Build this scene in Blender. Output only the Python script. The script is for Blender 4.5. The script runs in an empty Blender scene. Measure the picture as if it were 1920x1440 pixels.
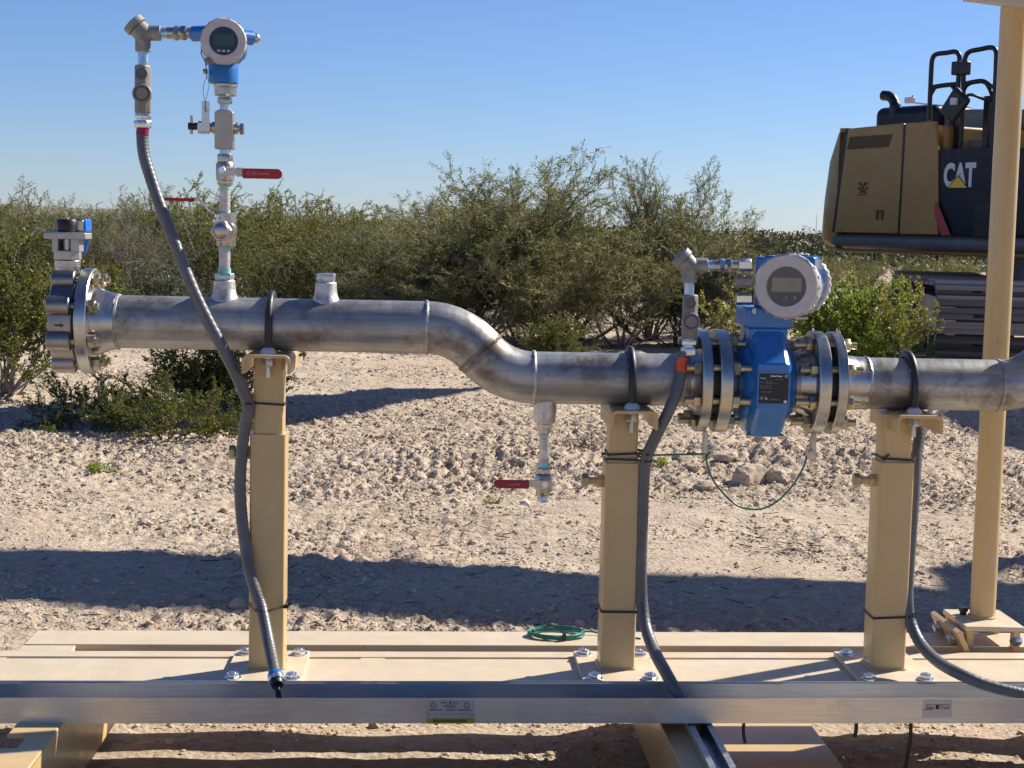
import bpy, math, random
import numpy as np
from math import sin, cos, radians, pi, atan, atan2, sqrt, degrees
from mathutils import Vector, Matrix

SC = bpy.context.scene
COL = SC.collection

# ------------------------------------------------------------------ camera model / frames
H = 1.17            # camera height above the ground
FPX = 3000.0        # focal length in photo pixels (1920 wide)
PITCH = atan(295 / 3000.0)
ROLL = radians(1.26)
f_ = Vector((0, cos(PITCH), -sin(PITCH)))
r0_ = Vector((1, 0, 0)); u0_ = Vector((0, sin(PITCH), cos(PITCH)))
CR = r0_ * cos(ROLL) + u0_ * sin(ROLL)
CU = u0_ * cos(ROLL) - r0_ * sin(ROLL)


class Frame:
    """a local system standing on the ground: origin o, turned by th about z"""
    def __init__(s, ox, oy, th):
        s.o = Vector((ox, oy, 0)); s.th = th
        s.X = Vector((cos(th), sin(th), 0)); s.Y = Vector((-sin(th), cos(th), 0))

    def w(s, p):
        return s.o + s.X * p[0] + s.Y * p[1] + Vector((0, 0, p[2]))


WORLD = Frame(0, 0, 0)
SK = Frame(0, 3.5, radians(3.0))     # the skid: x along the pipe run, y away from the viewer, pipe axis at y = 0
EX = Frame(3.40, 17.0, radians(-57)) # the excavator's upper house: x towards its front, y = 0 is the side we see


def ray(px, py):
    return f_ + CR * ((px - 960) / FPX) + CU * ((720 - py) / FPX)


def K(px, py, v=0.0, fr=SK):
    """surveyed point: where the sight line meets the vertical plane y = v of a frame"""
    d = ray(px, py)
    t = (v + fr.o.dot(fr.Y)) / d.dot(fr.Y)
    q = d * t - fr.o
    return Vector((q.dot(fr.X), v, H + t * d.z))


def KZ(px, py, z, fr=SK):
    d = ray(px, py); t = (z - H) / d.z
    q = d * t - fr.o
    return Vector((q.dot(fr.X), q.dot(fr.Y), z))


def GR(px, py):
    return KZ(px, py, 0.0, WORLD)


# ------------------------------------------------------------------ materials
def new_mat(name):
    m = bpy.data.materials.new(name); m.use_nodes = True
    nt = m.node_tree
    return m, nt, nt.nodes['Principled BSDF']


def N(nt, t, **kw):
    n = nt.nodes.new(t)
    for k, v in kw.items():
        if k in n.inputs: n.inputs[k].default_value = v
        else: setattr(n, k, v)
    return n


def ramp(nt, fac, stops):
    r = nt.nodes.new('ShaderNodeValToRGB')
    e = r.color_ramp.elements
    while len(e) < len(stops): e.new(0.5)
    for x, (p, c) in zip(e, stops):
        x.position = p; x.color = (*c, 1) if len(c) == 3 else c
    nt.links.new(fac, r.inputs['Fac'])
    return r


def coords(nt, stretch=(1, 1, 1)):
    tc = nt.nodes.new('ShaderNodeTexCoord')
    mp = nt.nodes.new('ShaderNodeMapping')
    mp.inputs['Scale'].default_value = stretch
    nt.links.new(tc.outputs['Object'], mp.inputs['Vector'])
    return mp.outputs['Vector']


def noise(nt, vec, scale, detail=4, rough=.6):
    n = N(nt, 'ShaderNodeTexNoise', Scale=scale, Detail=detail, Roughness=rough)
    nt.links.new(vec, n.inputs['Vector'])
    return n.outputs['Fac']


def mixc(nt, fac, a, b):
    m = nt.nodes.new('ShaderNodeMix'); m.data_type = 'RGBA'
    for s, x in ((m.inputs['Factor'], fac), (m.inputs['A'], a), (m.inputs['B'], b)):
        if hasattr(x, 'links') or isinstance(x, bpy.types.NodeSocket): nt.links.new(x, s)
        elif isinstance(x, (int, float)): s.default_value = x
        else: s.default_value = (*x, 1)
    return m.outputs['Result']


def C(h):
    """sRGB 0-255 to linear"""
    return tuple((x / 255 / 12.92) if x <= 10 else ((x / 255 + .055) / 1.055) ** 2.4 for x in h)


def mat(name, col, rough=.5, metal=0.0, var=.12, vs=14, dirt=None, dirt_amt=.0, ds=5, bump=0.0, bs=120,
        rv=.1, stretch=(1, 1, 1), coat=0.0, spec=.5, grime=0.0):
    m, nt, b = new_mat(name)
    v = coords(nt, stretch)
    n1 = noise(nt, v, vs)
    lo = tuple(c * (1 - var) for c in col); hi = tuple(min(1, c * (1 + var)) for c in col)
    base = ramp(nt, n1, [(.3, lo), (.7, hi)]).outputs['Color']
    if dirt:
        v2 = coords(nt)
        d = ramp(nt, noise(nt, v2, ds, 6, .65), [(.5, (0, 0, 0)), (.72, (dirt_amt,) * 3)]).outputs['Color']
        base = mixc(nt, d, base, dirt)
    if grime:
        sc_ = ramp(nt, noise(nt, coords(nt, (1, 1, .28)), 75, 8, .75), [(.60, (0, 0, 0)), (.68, (grime,) * 3)]).outputs['Color']
        base = mixc(nt, sc_, base, tuple(c * .42 for c in col))
        wa_ = ramp(nt, noise(nt, coords(nt, (1.6, 5, .5)), 4, 6, .7), [(.35, (0, 0, 0)), (.75, (grime * .55,) * 3)]).outputs['Color']
        base = mixc(nt, wa_, base, (.58, .50, .39))
    nt.links.new(base, b.inputs['Base Color'])
    rr = ramp(nt, noise(nt, v, vs * 2.3), [(.3, (max(.02, rough - rv),) * 3), (.7, (min(1, rough + rv),) * 3)])
    nt.links.new(rr.outputs['Color'], b.inputs['Roughness'])
    b.inputs['Metallic'].default_value = metal
    b.inputs['Specular IOR Level'].default_value = spec
    b.inputs['Coat Weight'].default_value = coat
    b.inputs['Coat Roughness'].default_value = .12
    if bump:
        bp = N(nt, 'ShaderNodeBump', Strength=bump, Distance=.002)
        nt.links.new(noise(nt, v, bs, 3), bp.inputs['Height'])
        nt.links.new(bp.outputs['Normal'], b.inputs['Normal'])
    return m


def pipe_mat(name, col, rough, stain, stain_lo=.56, streak=.16, metal=1.0):
    m, nt, b = new_mat(name)
    vs = coords(nt, (2.2, 26, 26)); v = coords(nt)
    vr = coords(nt, (16, 2.5, 2.5))
    c = ramp(nt, noise(nt, vs, 3, 6, .7), [(.3, tuple(x * (1 - streak) for x in col)), (.7, tuple(x * (1 + streak) for x in col))]).outputs['Color']
    blot = ramp(nt, noise(nt, v, 6, 7, .65), [(.32, (.66, .68, .70)), (.62, (1, 1, 1))]).outputs['Color']
    mm = nt.nodes.new('ShaderNodeMix'); mm.data_type = 'RGBA'; mm.blend_type = 'MULTIPLY'
    mm.inputs['Factor'].default_value = 1
    nt.links.new(c, mm.inputs['A']); nt.links.new(blot, mm.inputs['B'])
    st = ramp(nt, noise(nt, v, 9, 7, .7), [(stain_lo, (0, 0, 0)), (stain_lo + .14, (.75,) * 3)]).outputs['Color']
    base = mixc(nt, st, mm.outputs['Result'], stain)
    nt.links.new(base, b.inputs['Base Color'])
    rr = ramp(nt, noise(nt, vr, 4, 5, .6), [(.25, (rough - .1,) * 3), (.75, (rough + .14,) * 3)])
    nt.links.new(rr.outputs['Color'], b.inputs['Roughness'])
    b.inputs['Metallic'].default_value = metal
    bp = N(nt, 'ShaderNodeBump', Strength=.12, Distance=.001)
    nt.links.new(noise(nt, vs, 14, 4), bp.inputs['Height'])
    nt.links.new(bp.outputs['Normal'], b.inputs['Normal'])
    return m


M = {}
M['pipe'] = pipe_mat('stainless_pipe', (.40, .395, .385), .42, (.13, .09, .062), .51, .26, .60)
M['pipe_dark'] = pipe_mat('heat_stained_weld', (.31, .285, .265), .5, (.10, .07, .05), .47, .2, .7)
M['weld'] = pipe_mat('weld_metal', (.47, .455, .44), .42, (.2, .16, .12), .5, .2, .7)
M['flange'] = pipe_mat('machined_flange', (.50, .495, .485), .27, (.28, .24, .2), .60, .08, .95)
M['bracket'] = mat('sandblasted_bracket', (.43, .42, .405), .45, .55, .08, 30, (.3, .28, .26), .5, 30)
M['lug'] = pipe_mat('valve_casting', (.36, .34, .33), .38, (.2, .18, .16), .66, .05)
M['fit'] = mat('fitting_steel', (.47, .44, .40), .34, 1, .14, 40, (.3, .25, .2), .5, 25, .2, 300)
M['cast'] = mat('rough_cast_outlet', (.60, .58, .555), .5, .9, .2, 50, (.25, .2, .16), .7, 40, .5, 260)
M['block'] = mat('block_steel', (.40, .365, .32), .42, .9, .06, 30)
M['zinc'] = mat('bright_zinc', (.66, .68, .70), .3, 1, .12, 60)
M['gold'] = mat('yellow_zinc_bolt', (.52, .43, .28), .4, 1, .25, 60, (.3, .2, .1), .6, 60)
M['olive'] = mat('olive_zinc_nut', (.34, .33, .22), .4, .9, .2, 60)
M['tan'] = mat('tan_paint', (.575, .395, .170), .36, 0, .05, 9, (.47, .33, .165), .35, 3.5, .05, 90, .08, coat=.15, grime=.5)
M['deck'] = mat('tan_deck_paint', (.575, .47, .32), .5, 0, .07, 11, (.61, .53, .42), .8, 4, .06, 90, .12, grime=.6)
M['blue'] = mat('blue_enamel', (.012, .15, .46), .34, 0, .08, 20, (.03, .17, .42), .4, 9, .05, 300, .06, coat=.5)
M['cover'] = mat('grey_cover', (.50, .47, .45), .45, .15, .07, 30, (.62, .6, .57), .5, 60, .1, 300)
M['silver_cover'] = mat('bare_aluminium_cover', (.68, .68, .68), .4, .5, .07, 30, (.5, .48, .45), .5, 40)
M['fitgrey'] = mat('grey_painted_fitting', (.205, .20, .19), .55, .1, .08, 40, (.42, .41, .39), .6, 30, .2, 300)
M['nipple'] = mat('doped_nipple', (.34, .52, .72), .3, .6, .3, 55, (.75, .75, .72), .9, 60)
M['teal'] = mat('teal_thread_seal', (.25, .60, .55), .5, 0, .25, 60, (.65, .72, .68), .8, 60)
M['black'] = mat('black_plastic', (.012, .012, .013), .42, 0, .2, 40)
M['glossblack'] = mat('display_glass', (.008, .009, .012), .12, 0, .1, 40, coat=.6)
M['red'] = mat('red_vinyl_grip', (.36, .008, .018), .38, 0, .12, 60)
M['maroon'] = mat('maroon_tape', (.28, .006, .05), .35, 0, .2, 60)
M['orange'] = mat('orange_tape', (.75, .09, .02), .45, 0, .12, 60)
M['lcd'] = mat('dark_lcd', (.035, .07, .055), .2, 0, .05, 30)
M['lcd_light'] = mat('olive_lcd', (.25, .24, .155), .3, 0, .05, 30)
M['panel'] = mat('display_panel_grey', (.11, .10, .105), .35, 0, .05, 30)
M['key'] = mat('display_key_grey', (.45, .45, .46), .4, 0, .05, 30)
M['white'] = mat('white_lettering', (.78, .78, .80), .5, 0, .03, 30)
M['ink'] = mat('black_ink', (.015, .015, .016), .5, 0, .05, 30)
M['greyink'] = mat('grey_ink', (.10, .10, .10), .5, 0, .05, 30)
M['faint'] = mat('faint_print', (.20, .20, .21), .5, 0, .05, 30)
M['pink'] = mat('pale_print', (.62, .35, .36), .5, 0, .05, 30)
M['sticker'] = mat('clear_sticker', (.47, .45, .44), .35, .35, .03, 30)
M['yellow'] = mat('yellow_strip', (.40, .34, .03), .4, 0, .1, 30)
M['olivegold'] = mat('olive_print', (.16, .13, .01), .4, 0, .1, 30)
M['wire'] = mat('green_wire', (.03, .19, .135), .35, 0, .12, 40)
M['bare'] = mat('thin_wire', (.12, .12, .12), .35, .8, .1, 40)
M['galv'] = mat('galvanised_strut', (.50, .53, .54), .38, .9, .15, 30)
M['dome'] = mat('pale_dome_nut', (.62, .62, .62), .35, .3, .05, 30)
M['uboltsleeve'] = mat('rubber_sleeve', (.016, .017, .021), .45, 0, .2, 40)
M['tag'] = mat('brushed_tag', (.60, .60, .59), .32, .9, .06, 60)
M['bluesleeve'] = mat('blue_handle_sleeve', (.015, .16, .62), .35, 0, .1, 30)
# excavator
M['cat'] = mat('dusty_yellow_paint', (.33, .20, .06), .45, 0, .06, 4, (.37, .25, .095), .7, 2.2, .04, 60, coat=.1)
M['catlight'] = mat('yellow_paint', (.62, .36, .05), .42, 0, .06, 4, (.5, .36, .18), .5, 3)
M['catvent'] = mat('vent_mesh', (.085, .05, .02), .6, 0, .3, 60)
M['navy'] = mat('dusty_navy_paint', (.006, .008, .022), .35, 0, .2, 5, (.03, .028, .035), .5, 2.5, spec=.3)
M['dust_steel'] = mat('dusty_dark_steel', (.13, .14, .165), .42, .2, .2, 5, (.12, .1, .085), .7, 3)
M['black_rail'] = mat('black_rail_paint', (.005, .006, .008), .4, 0, .2, 20)
M['hood'] = mat('grey_dusty_hood', (.17, .165, .155), .6, 0, .15, 6)
M['stripe'] = mat('faded_red_stripe', (.36, .05, .06), .5, 0, .1, 20)
M['catyellow'] = mat('emblem_yellow', (.72, .50, .05), .45, 0, .04, 20)
M['lettergrey'] = mat('emblem_white', (.62, .62, .66), .5, 0, .05, 20)


def conduit_mat():
    m, nt, b = new_mat('grey_conduit_jacket')
    v = coords(nt)
    base = ramp(nt, noise(nt, v, 30, 4), [(.3, (.095, .097, .105)), (.7, (.13, .132, .138))]).outputs['Color']
    d = ramp(nt, noise(nt, v, 12, 6), [(.52, (0, 0, 0)), (.75, (.5,) * 3)]).outputs['Color']
    nt.links.new(mixc(nt, d, base, (.2, .185, .165)), b.inputs['Base Color'])
    b.inputs['Roughness'].default_value = .4
    return m


M['conduit'] = conduit_mat()


def tray_mat():
    m, nt, b = new_mat('mill_aluminium')
    v = coords(nt, (1.5, 40, 40)); v2 = coords(nt)
    base = ramp(nt, noise(nt, v, 6, 5), [(.3, (.53, .52, .515)), (.7, (.66, .65, .64))]).outputs['Color']
    d = ramp(nt, noise(nt, v2, 5, 8, .7), [(.58, (0, 0, 0)), (.72, (.6,) * 3)]).outputs['Color']
    nt.links.new(mixc(nt, d, base, (.36, .33, .31)), b.inputs['Base Color'])
    rr = ramp(nt, noise(nt, v2, 4, 4), [(.3, (.3,) * 3), (.7, (.48,) * 3)])
    nt.links.new(rr.outputs['Color'], b.inputs['Roughness'])
    b.inputs['Metallic'].default_value = .92
    return m


M['tray'] = tray_mat()


def ground_mat():
    m, nt, b = new_mat('caliche_soil')
    v = coords(nt)
    big = ramp(nt, noise(nt, v, .9, 6, .6), [(.3, (0.360, 0.275, 0.198)), (.5, (0.468, 0.369, 0.270)), (.7, (0.540, 0.441, 0.333))]).outputs['Color']
    speck = N(nt, 'ShaderNodeTexVoronoi', Scale=46.0); nt.links.new(v, speck.inputs['Vector'])
    sepc = nt.nodes.new('ShaderNodeSeparateColor'); nt.links.new(speck.outputs['Color'], sepc.inputs['Color'])
    grit = ramp(nt, sepc.outputs[0], [(.0, (0.288, 0.225, 0.162)), (.25, (0.459, 0.373, 0.275)), (.8, (0.540, 0.455, 0.351)), (1, (0.639, 0.567, 0.459))]).outputs['Color']
    c = mixc(nt, .45, big, grit)
    dk = ramp(nt, noise(nt, v, 5, 8, .72), [(.56, (0, 0, 0)), (.7, (.55,) * 3)]).outputs['Color']
    c = mixc(nt, dk, c, (.27, .19, .14))
    far = N(nt, 'ShaderNodeTexNoise', Scale=.05, Detail=8.0, Roughness=.7); nt.links.new(v, far.inputs['Vector'])
    nt.links.new(c, b.inputs['Base Color'])
    b.inputs['Roughness'].default_value = .95
    b.inputs['Specular IOR Level'].default_value = .15
    bp = N(nt, 'ShaderNodeBump', Strength=.75, Distance=.012)
    hsum = nt.nodes.new('ShaderNodeMath'); hsum.operation = 'ADD'
    nt.links.new(noise(nt, v, 38, 8, .75), hsum.inputs[0])
    sp2 = N(nt, 'ShaderNodeTexVoronoi', Scale=70.0); nt.links.new(v, sp2.inputs['Vector'])
    mu = nt.nodes.new('ShaderNodeMath'); mu.operation = 'MULTIPLY'; mu.inputs[1].default_value = -.5
    nt.links.new(sp2.outputs['Distance'], mu.inputs[0]); nt.links.new(mu.outputs[0], hsum.inputs[1])
    nt.links.new(hsum.outputs[0], bp.inputs['Height'])
    nt.links.new(bp.outputs['Normal'], b.inputs['Normal'])
    return m


M['ground'] = ground_mat()


def island_mat(name, stops, rough=.6, trans=0.0, tcol=None, spec=.3):
    """colour that differs from leaf to leaf / stone to stone"""
    m, nt, b = new_mat(name)
    g = nt.nodes.new('ShaderNodeNewGeometry')
    c = ramp(nt, g.outputs['Random Per Island'], stops).outputs['Color']
    nt.links.new(c, b.inputs['Base Color'])
    b.inputs['Roughness'].default_value = rough
    b.inputs['Specular IOR Level'].default_value = spec
    if trans:
        t = nt.nodes.new('ShaderNodeBsdfTranslucent')
        nt.links.new(mixc(nt, .5, c, tcol), t.inputs['Color'])
        mx = nt.nodes.new('ShaderNodeMixShader'); mx.inputs[0].default_value = trans
        nt.links.new(b.outputs[0], mx.inputs[1]); nt.links.new(t.outputs[0], mx.inputs[2])
        nt.links.new(mx.outputs[0], nt.nodes['Material Output'].inputs['Surface'])
    return m


M['track'] = island_mat('track_shoe', [(0, (.13, .105, .095)), (.5, (.30, .245, .215)), (1, (.50, .42, .36))], .6)
M['gravel'] = island_mat('gravel_stone', [(0, (0.342, 0.270, 0.198)), (.4, (0.468, 0.383, 0.279)), (.8, (0.540, 0.455, 0.351)), (1, (0.639, 0.567, 0.468))], .9, spec=.15)
M['clod'] = island_mat('soil_clod', [(0, (0.326, 0.251, 0.180)), (.5, (0.431, 0.343, 0.251)), (1, (0.502, 0.409, 0.308))], .95, spec=.1)
M['twig'] = island_mat('dead_twig', [(0, (.05, .038, .03)), (.6, (.14, .105, .08)), (1, (.42, .36, .29))], .9)
M['bark'] = island_mat('shrub_bark', [(0, (.06, .046, .036)), (1, (.24, .20, .165))], .85)
M['barkgrey'] = island_mat('pale_bark', [(0, (.12, .10, .085)), (1, (.34, .30, .26))], .85)
M['mesq'] = island_mat('mesquite_leaf', [(0, (.05, .054, .016)), (.5, (.145, .150, .046)), (.9, (.25, .245, .10)), (1, (.36, .35, .20))], .5, .38, (.33, .32, .10))
M['creo'] = island_mat('creosote_leaf', [(0, (.048, .062, .014)), (.6, (.105, .125, .024)), (.95, (.19, .19, .035)), (1, (.42, .38, .05))], .5, .34, (.24, .26, .04), .22)
M['bright'] = island_mat('fresh_green_leaf', [(0, (.085, .14, .02)), (.6, (.19, .27, .04)), (1, (.38, .40, .07))], .5, .42, (.42, .50, .07))
M['yelleaf'] = island_mat('yellow_green_leaf', [(0, (.12, .13, .02)), (.6, (.26, .26, .045)), (1, (.48, .45, .10))], .45, .3, (.4, .4, .08))
M['olivegreen'] = island_mat('olive_yellow_leaf', [(0, (.085, .088, .018)), (.6, (.17, .165, .035)), (1, (.34, .30, .07))], .5, .36, (.34, .33, .06))
M['sage'] = island_mat('grey_green_leaf', [(0, (.085, .10, .05)), (1, (.17, .19, .11))], .6, .3, (.2, .22, .1))
M['farbrush'] = island_mat('far_brush_leaf', [(0, (.045, .055, .022)), (1, (.095, .105, .045))], .7)
M['rock'] = mat('limestone_rock', (0.488, 0.396, 0.294), .92, 0, .16, 9, (0.368, 0.285, 0.207), .6, 7, .9, 45, spec=.15)
M['hills'] = mat('hazy_hills', (.20, .19, .15), .95, 0, .1, .01, spec=.05)
M['roofpanel'] = mat('grey_roof_sheet', (.5, .5, .5), .4, .4, .06, 10)

# ------------------------------------------------------------------ mesh builder
def basis(d):
    d = Vector(d).normalized()
    a = Vector((0, 0, 1)) if abs(d.z) < .9 else Vector((0, 1, 0))
    x = a.cross(d).normalized(); y = d.cross(x).normalized()
    return x, y, d


def spline(pts, n=8):
    P = [Vector(p) for p in pts]
    if len(P) < 3: return P
    Q = [P[0] * 2 - P[1]] + P + [P[-1] * 2 - P[-2]]
    out = []
    for i in range(1, len(Q) - 2):
        a, b, c, d = Q[i - 1], Q[i], Q[i + 1], Q[i + 2]
        for k in range(n):
            t = k / n
            out.append(.5 * ((2 * b) + (c - a) * t + (2 * a - 5 * b + 4 * c - d) * t * t + (3 * b - a - 3 * c + d) * t ** 3))
    out.append(P[-1])
    return out


class MB:
    def __init__(s):
        s.v = []; s.f = []

    def add(s, vs, fs):
        k = len(s.v)
        s.v += [Vector(q) for q in vs]; s.f += [tuple(i + k for i in q) for q in fs]
        return s

    def box(s, c, d, X=None, Y=None, Z=None):
        X = X or Vector((1, 0, 0)); Y = Y or Vector((0, 1, 0)); Z = Z or Vector((0, 0, 1)); c = Vector(c)
        vs = [c + X * (d[0] / 2 * i) + Y * (d[1] / 2 * j) + Z * (d[2] / 2 * k) for i in (-1, 1) for j in (-1, 1) for k in (-1, 1)]
        return s.add(vs, [(0, 1, 3, 2), (4, 6, 7, 5), (0, 4, 5, 1), (2, 3, 7, 6), (0, 2, 6, 4), (1, 5, 7, 3)])

    def lathe(s, p0, axis, prof, n=28, rot=0.0, capa=True, capb=True):
        """prof: list of (distance along axis, radius)"""
        p0 = Vector(p0); x, y, d = basis(axis); vs = []; fs = []
        for t, r in prof:
            for i in range(n):
                a = 2 * pi * i / n + rot
                vs.append(p0 + d * t + x * (r * cos(a)) + y * (r * sin(a)))
        for j in range(len(prof) - 1):
            for i in range(n):
                i2 = (i + 1) % n
                fs.append((j * n + i, j * n + i2, (j + 1) * n + i2, (j + 1) * n + i))
        if capa: fs.append(tuple(range(n - 1, -1, -1)))
        if capb: fs.append(tuple((len(prof) - 1) * n + i for i in range(n)))
        return s.add(vs, fs)

    def cyl(s, a, b, r, r2=None, n=24, rot=0.0):
        a = Vector(a); b = Vector(b)
        return s.lathe(a, b - a, [(0, r), ((b - a).length, r if r2 is None else r2)], n, rot)

    def hexa(s, a, b, r, rot=0.0):
        a = Vector(a); b = Vector(b); L = (b - a).length; c = min(.1 * r, L * .2)
        return s.lathe(a, b - a, [(0, r * .93), (c, r), (L - c, r), (L, r * .93)], 6, rot)

    def tube(s, pts, r, n=12, closed=False, caps=True):
        P = [Vector(p) for p in pts]; m = len(P)
        R = r if isinstance(r, (list, tuple)) else [r] * m
        x = y = None; vs = []; fs = []
        for i in range(m):
            if closed: d = (P[(i + 1) % m] - P[i - 1]).normalized()
            else: d = (P[min(i + 1, m - 1)] - P[max(i - 1, 0)]).normalized()
            if x is None: x, y, _ = basis(d)
            else:
                x = (x - d * x.dot(d)).normalized(); y = d.cross(x)
            for k in range(n):
                a = 2 * pi * k / n
                vs.append(P[i] + x * (R[i] * cos(a)) + y * (R[i] * sin(a)))
        for i in range(m if closed else m - 1):
            j = (i + 1) % m
            for k in range(n):
                k2 = (k + 1) % n
                fs.append((i * n + k, i * n + k2, j * n + k2, j * n + k))
        if not closed and caps:
            fs.append(tuple(range(n - 1, -1, -1))); fs.append(tuple((m - 1) * n + k for k in range(n)))
        return s.add(vs, fs)

    def prism(s, poly, o, ax, ay, az, h):
        """poly (x,y) in the plane ax, ay through o, pushed along az by h"""
        o = Vector(o); ax = Vector(ax); ay = Vector(ay); az = Vector(az); n = len(poly)
        vs = [o + ax * p[0] + ay * p[1] for p in poly]; vs += [q + az * h for q in vs]
        fs = [tuple(range(n - 1, -1, -1)), tuple(range(n, 2 * n))]
        fs += [(i, (i + 1) % n, (i + 1) % n + n, i + n) for i in range(n)]
        return s.add(vs, fs)

    def sphere(s, c, r, n=16, m=10, sq=(1, 1, 1), half=False):
        c = Vector(c); vs = []; fs = []
        m0 = m
        for j in range(m + 1):
            a = (pi / 2 if half else pi) * j / m0
            for i in range(n):
                b = 2 * pi * i / n
                vs.append(c + Vector((r * sq[0] * sin(a) * cos(b), r * sq[1] * sin(a) * sin(b), r * sq[2] * cos(a))))
        for j in range(m):
            for i in range(n):
                i2 = (i + 1) % n
                fs.append((j * n + i, (j + 1) * n + i, (j + 1) * n + i2, j * n + i2))
        return s.add(vs, fs)

    def ring(s, c, axis, R, r, n=36, k=10):
        x, y, d = basis(axis); c = Vector(c)
        return s.tube([c + x * (R * cos(2 * pi * i / n)) + y * (R * sin(2 * pi * i / n)) for i in range(n)], r, k, closed=True)

    def build(s, name, m, parent=None, bevel=0.0, base=None, segs=2, fr=None, angle=38):
        base = Vector(base if base is not None else BASE.get(parent.name, (0, 0, 0)) if parent else (0, 0, 0))
        me = bpy.data.meshes.new(name)
        me.from_pydata([q - base for q in s.v], [], s.f)
        import bmesh
        bm = bmesh.new(); bm.from_mesh(me); bmesh.ops.recalc_face_normals(bm, faces=bm.faces); bm.to_mesh(me); bm.free()
        me.polygons.foreach_set('use_smooth', [True] * len(me.polygons))
        me.set_sharp_from_angle(angle=radians(angle))
        me.materials.append(M[m] if isinstance(m, str) else m)
        o = bpy.data.objects.new(name, me); COL.objects.link(o)
        if parent is not None:
            o.parent = parent
            BASE[o.name] = base
        else:
            fr = fr or SK
            o.location = fr.w(base); o.rotation_euler.z = fr.th
            BASE[o.name] = base
        if bevel:
            b = o.modifiers.new('bevel', 'BEVEL'); b.width = bevel; b.segments = segs; b.limit_method = 'ANGLE'; b.angle_limit = radians(40)
        return o


BASE = {}


def tag(o, label, cat, group=None, kind=None):
    o['label'] = label; o['category'] = cat
    if group: o['group'] = group
    if kind: o['kind'] = kind
    return o


def thing(name, label, cat, base, fr=SK, group=None):
    o = bpy.data.objects.new(name, None); COL.objects.link(o)
    o.empty_display_size = .05
    o.location = fr.w(base); o.rotation_euler.z = fr.th
    BASE[o.name] = Vector(base)
    return tag(o, label, cat, group)


FONT = None


def text_verts(txt, size, shear=0.0, bold=0.0, spacing=1.0, align='LEFT'):
    cu = bpy.data.curves.new('t', 'FONT'); cu.body = txt; cu.size = size; cu.shear = shear; cu.offset = bold
    cu.space_character = spacing; cu.align_x = align; cu.resolution_u = 3
    o = bpy.data.objects.new('t', cu); COL.objects.link(o)
    dg = bpy.context.evaluated_depsgraph_get(); dg.update()
    me = bpy.data.meshes.new_from_object(o.evaluated_get(dg))
    vs = [tuple(v.co) for v in me.vertices]; fs = [tuple(p.vertices) for p in me.polygons]
    bpy.data.objects.remove(o); bpy.data.curves.remove(cu); bpy.data.meshes.remove(me)
    return vs, fs


def add_text(mb, txt, size, o, ax, ay, sx=1.0, **kw):
    vs, fs = text_verts(txt, size, **kw)
    o = Vector(o); ax = Vector(ax); ay = Vector(ay)
    mb.add([o + ax * (v[0] * sx) + ay * v[1] for v in vs], fs)
    return mb


X_, Y_, Z_ = Vector((1, 0, 0)), Vector((0, 1, 0)), Vector((0, 0, 1))
rnd = random.Random(7)
PX = 3.5 / 3000 * 1.004      # metres per photo pixel in the plane of the pipe

# ================================================================== PIPE SPOOLS
ZU, ZL, R4 = .947, .841, .05715


def ux(px, py=700, v=0.0): return K(px, py, v).x


def flange(mb, u0, u1, z, face):
    """ring with a slightly chamfered rim; face = side (+1 / -1) that carries the raised face"""
    R = .1135; c = .002
    prof = [(0, .050), (0, R - c), (c, R), (u1 - u0 - c, R), (u1 - u0, R - c), (u1 - u0, .050)]
    mb.lathe((u0, 0, z), X_, prof, 72)
    if face > 0: mb.lathe((u1 - .0002, 0, z), X_, [(0, .078), (.0018, .078)], 48)
    else: mb.lathe((u0 - .0018, 0, z), X_, [(0, .078), (.0018, .078)], 48)
    return mb


def weld_path(mb, c, d, r, seed):
    x, y, _ = basis(d); c = Vector(c); rr = random.Random(seed); P = []; W = []
    for i in range(64):
        a = 2 * pi * i / 64
        P.append(c + x * ((r - .0016) * cos(a)) + y * ((r - .0016) * sin(a)) + Vector(d).normalized() * rr.uniform(-.0009, .0009))
        W.append(.0050 + rr.uniform(-.0007, .0007))
    mb.tube(P, W, 8, closed=True)


LFu0, LFu1 = K(137, 596, -.11).x, K(160, 596, -.11).x
FA0, FA1 = K(1319, 713, -.112).x, K(1339, 713, -.112).x
FB0, FB1 = K(1353, 713, -.112).x, K(1377, 713, -.112).x
FC0, FC1 = K(1538, 718, -.112).x, K(1562, 718, -.112).x
FD0, FD1 = K(1574, 718, -.112).x, K(1593, 718, -.112).x
ue0, ue1 = -.1893, .0466
ang = 2 * atan((ZU - ZL) / (ue1 - ue0)); Re = (ZU - ZL) / (2 * (1 - cos(ang)))

sp = thing('pipe_spool', 'long stainless pipe stepping down in an S bend to the meter', 'pipe', (ue0, 0, ZU - R4))
uw = ux(222, 601)
path = [Vector((uw + (ue0 - uw) * i / 20, 0, ZU)) for i in range(21)]
for i in range(1, 13): path.append(Vector((ue0 + Re * sin(ang * i / 12), 0, ZU - Re * (1 - cos(ang * i / 12)))))
for i in range(1, 13):
    a = ang * (1 - i / 12)
    path.append(Vector((ue1 - Re * sin(a), 0, ZL + Re * (1 - cos(a)))))
uh = ux(1285, 712)
path += [Vector((ue1 + (uh - ue1) * i / 14, 0, ZL)) for i in range(1, 15)]
MB().tube(path, R4, 64).build('pipe', 'pipe', sp)
hub = [(0, .0735), (.012, .071), (.03, .064), (.05, .0585), (uw - LFu1, R4 + .0002)]
b = flange(MB(), LFu0, LFu1, ZU, -1); b.lathe((LFu1 - .001, 0, ZU), X_, hub, 56)
b.build('weld_neck_flange', 'flange', sp)
b = flange(MB(), FA0, FA1, ZL, 1); L = FA0 - uh
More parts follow.
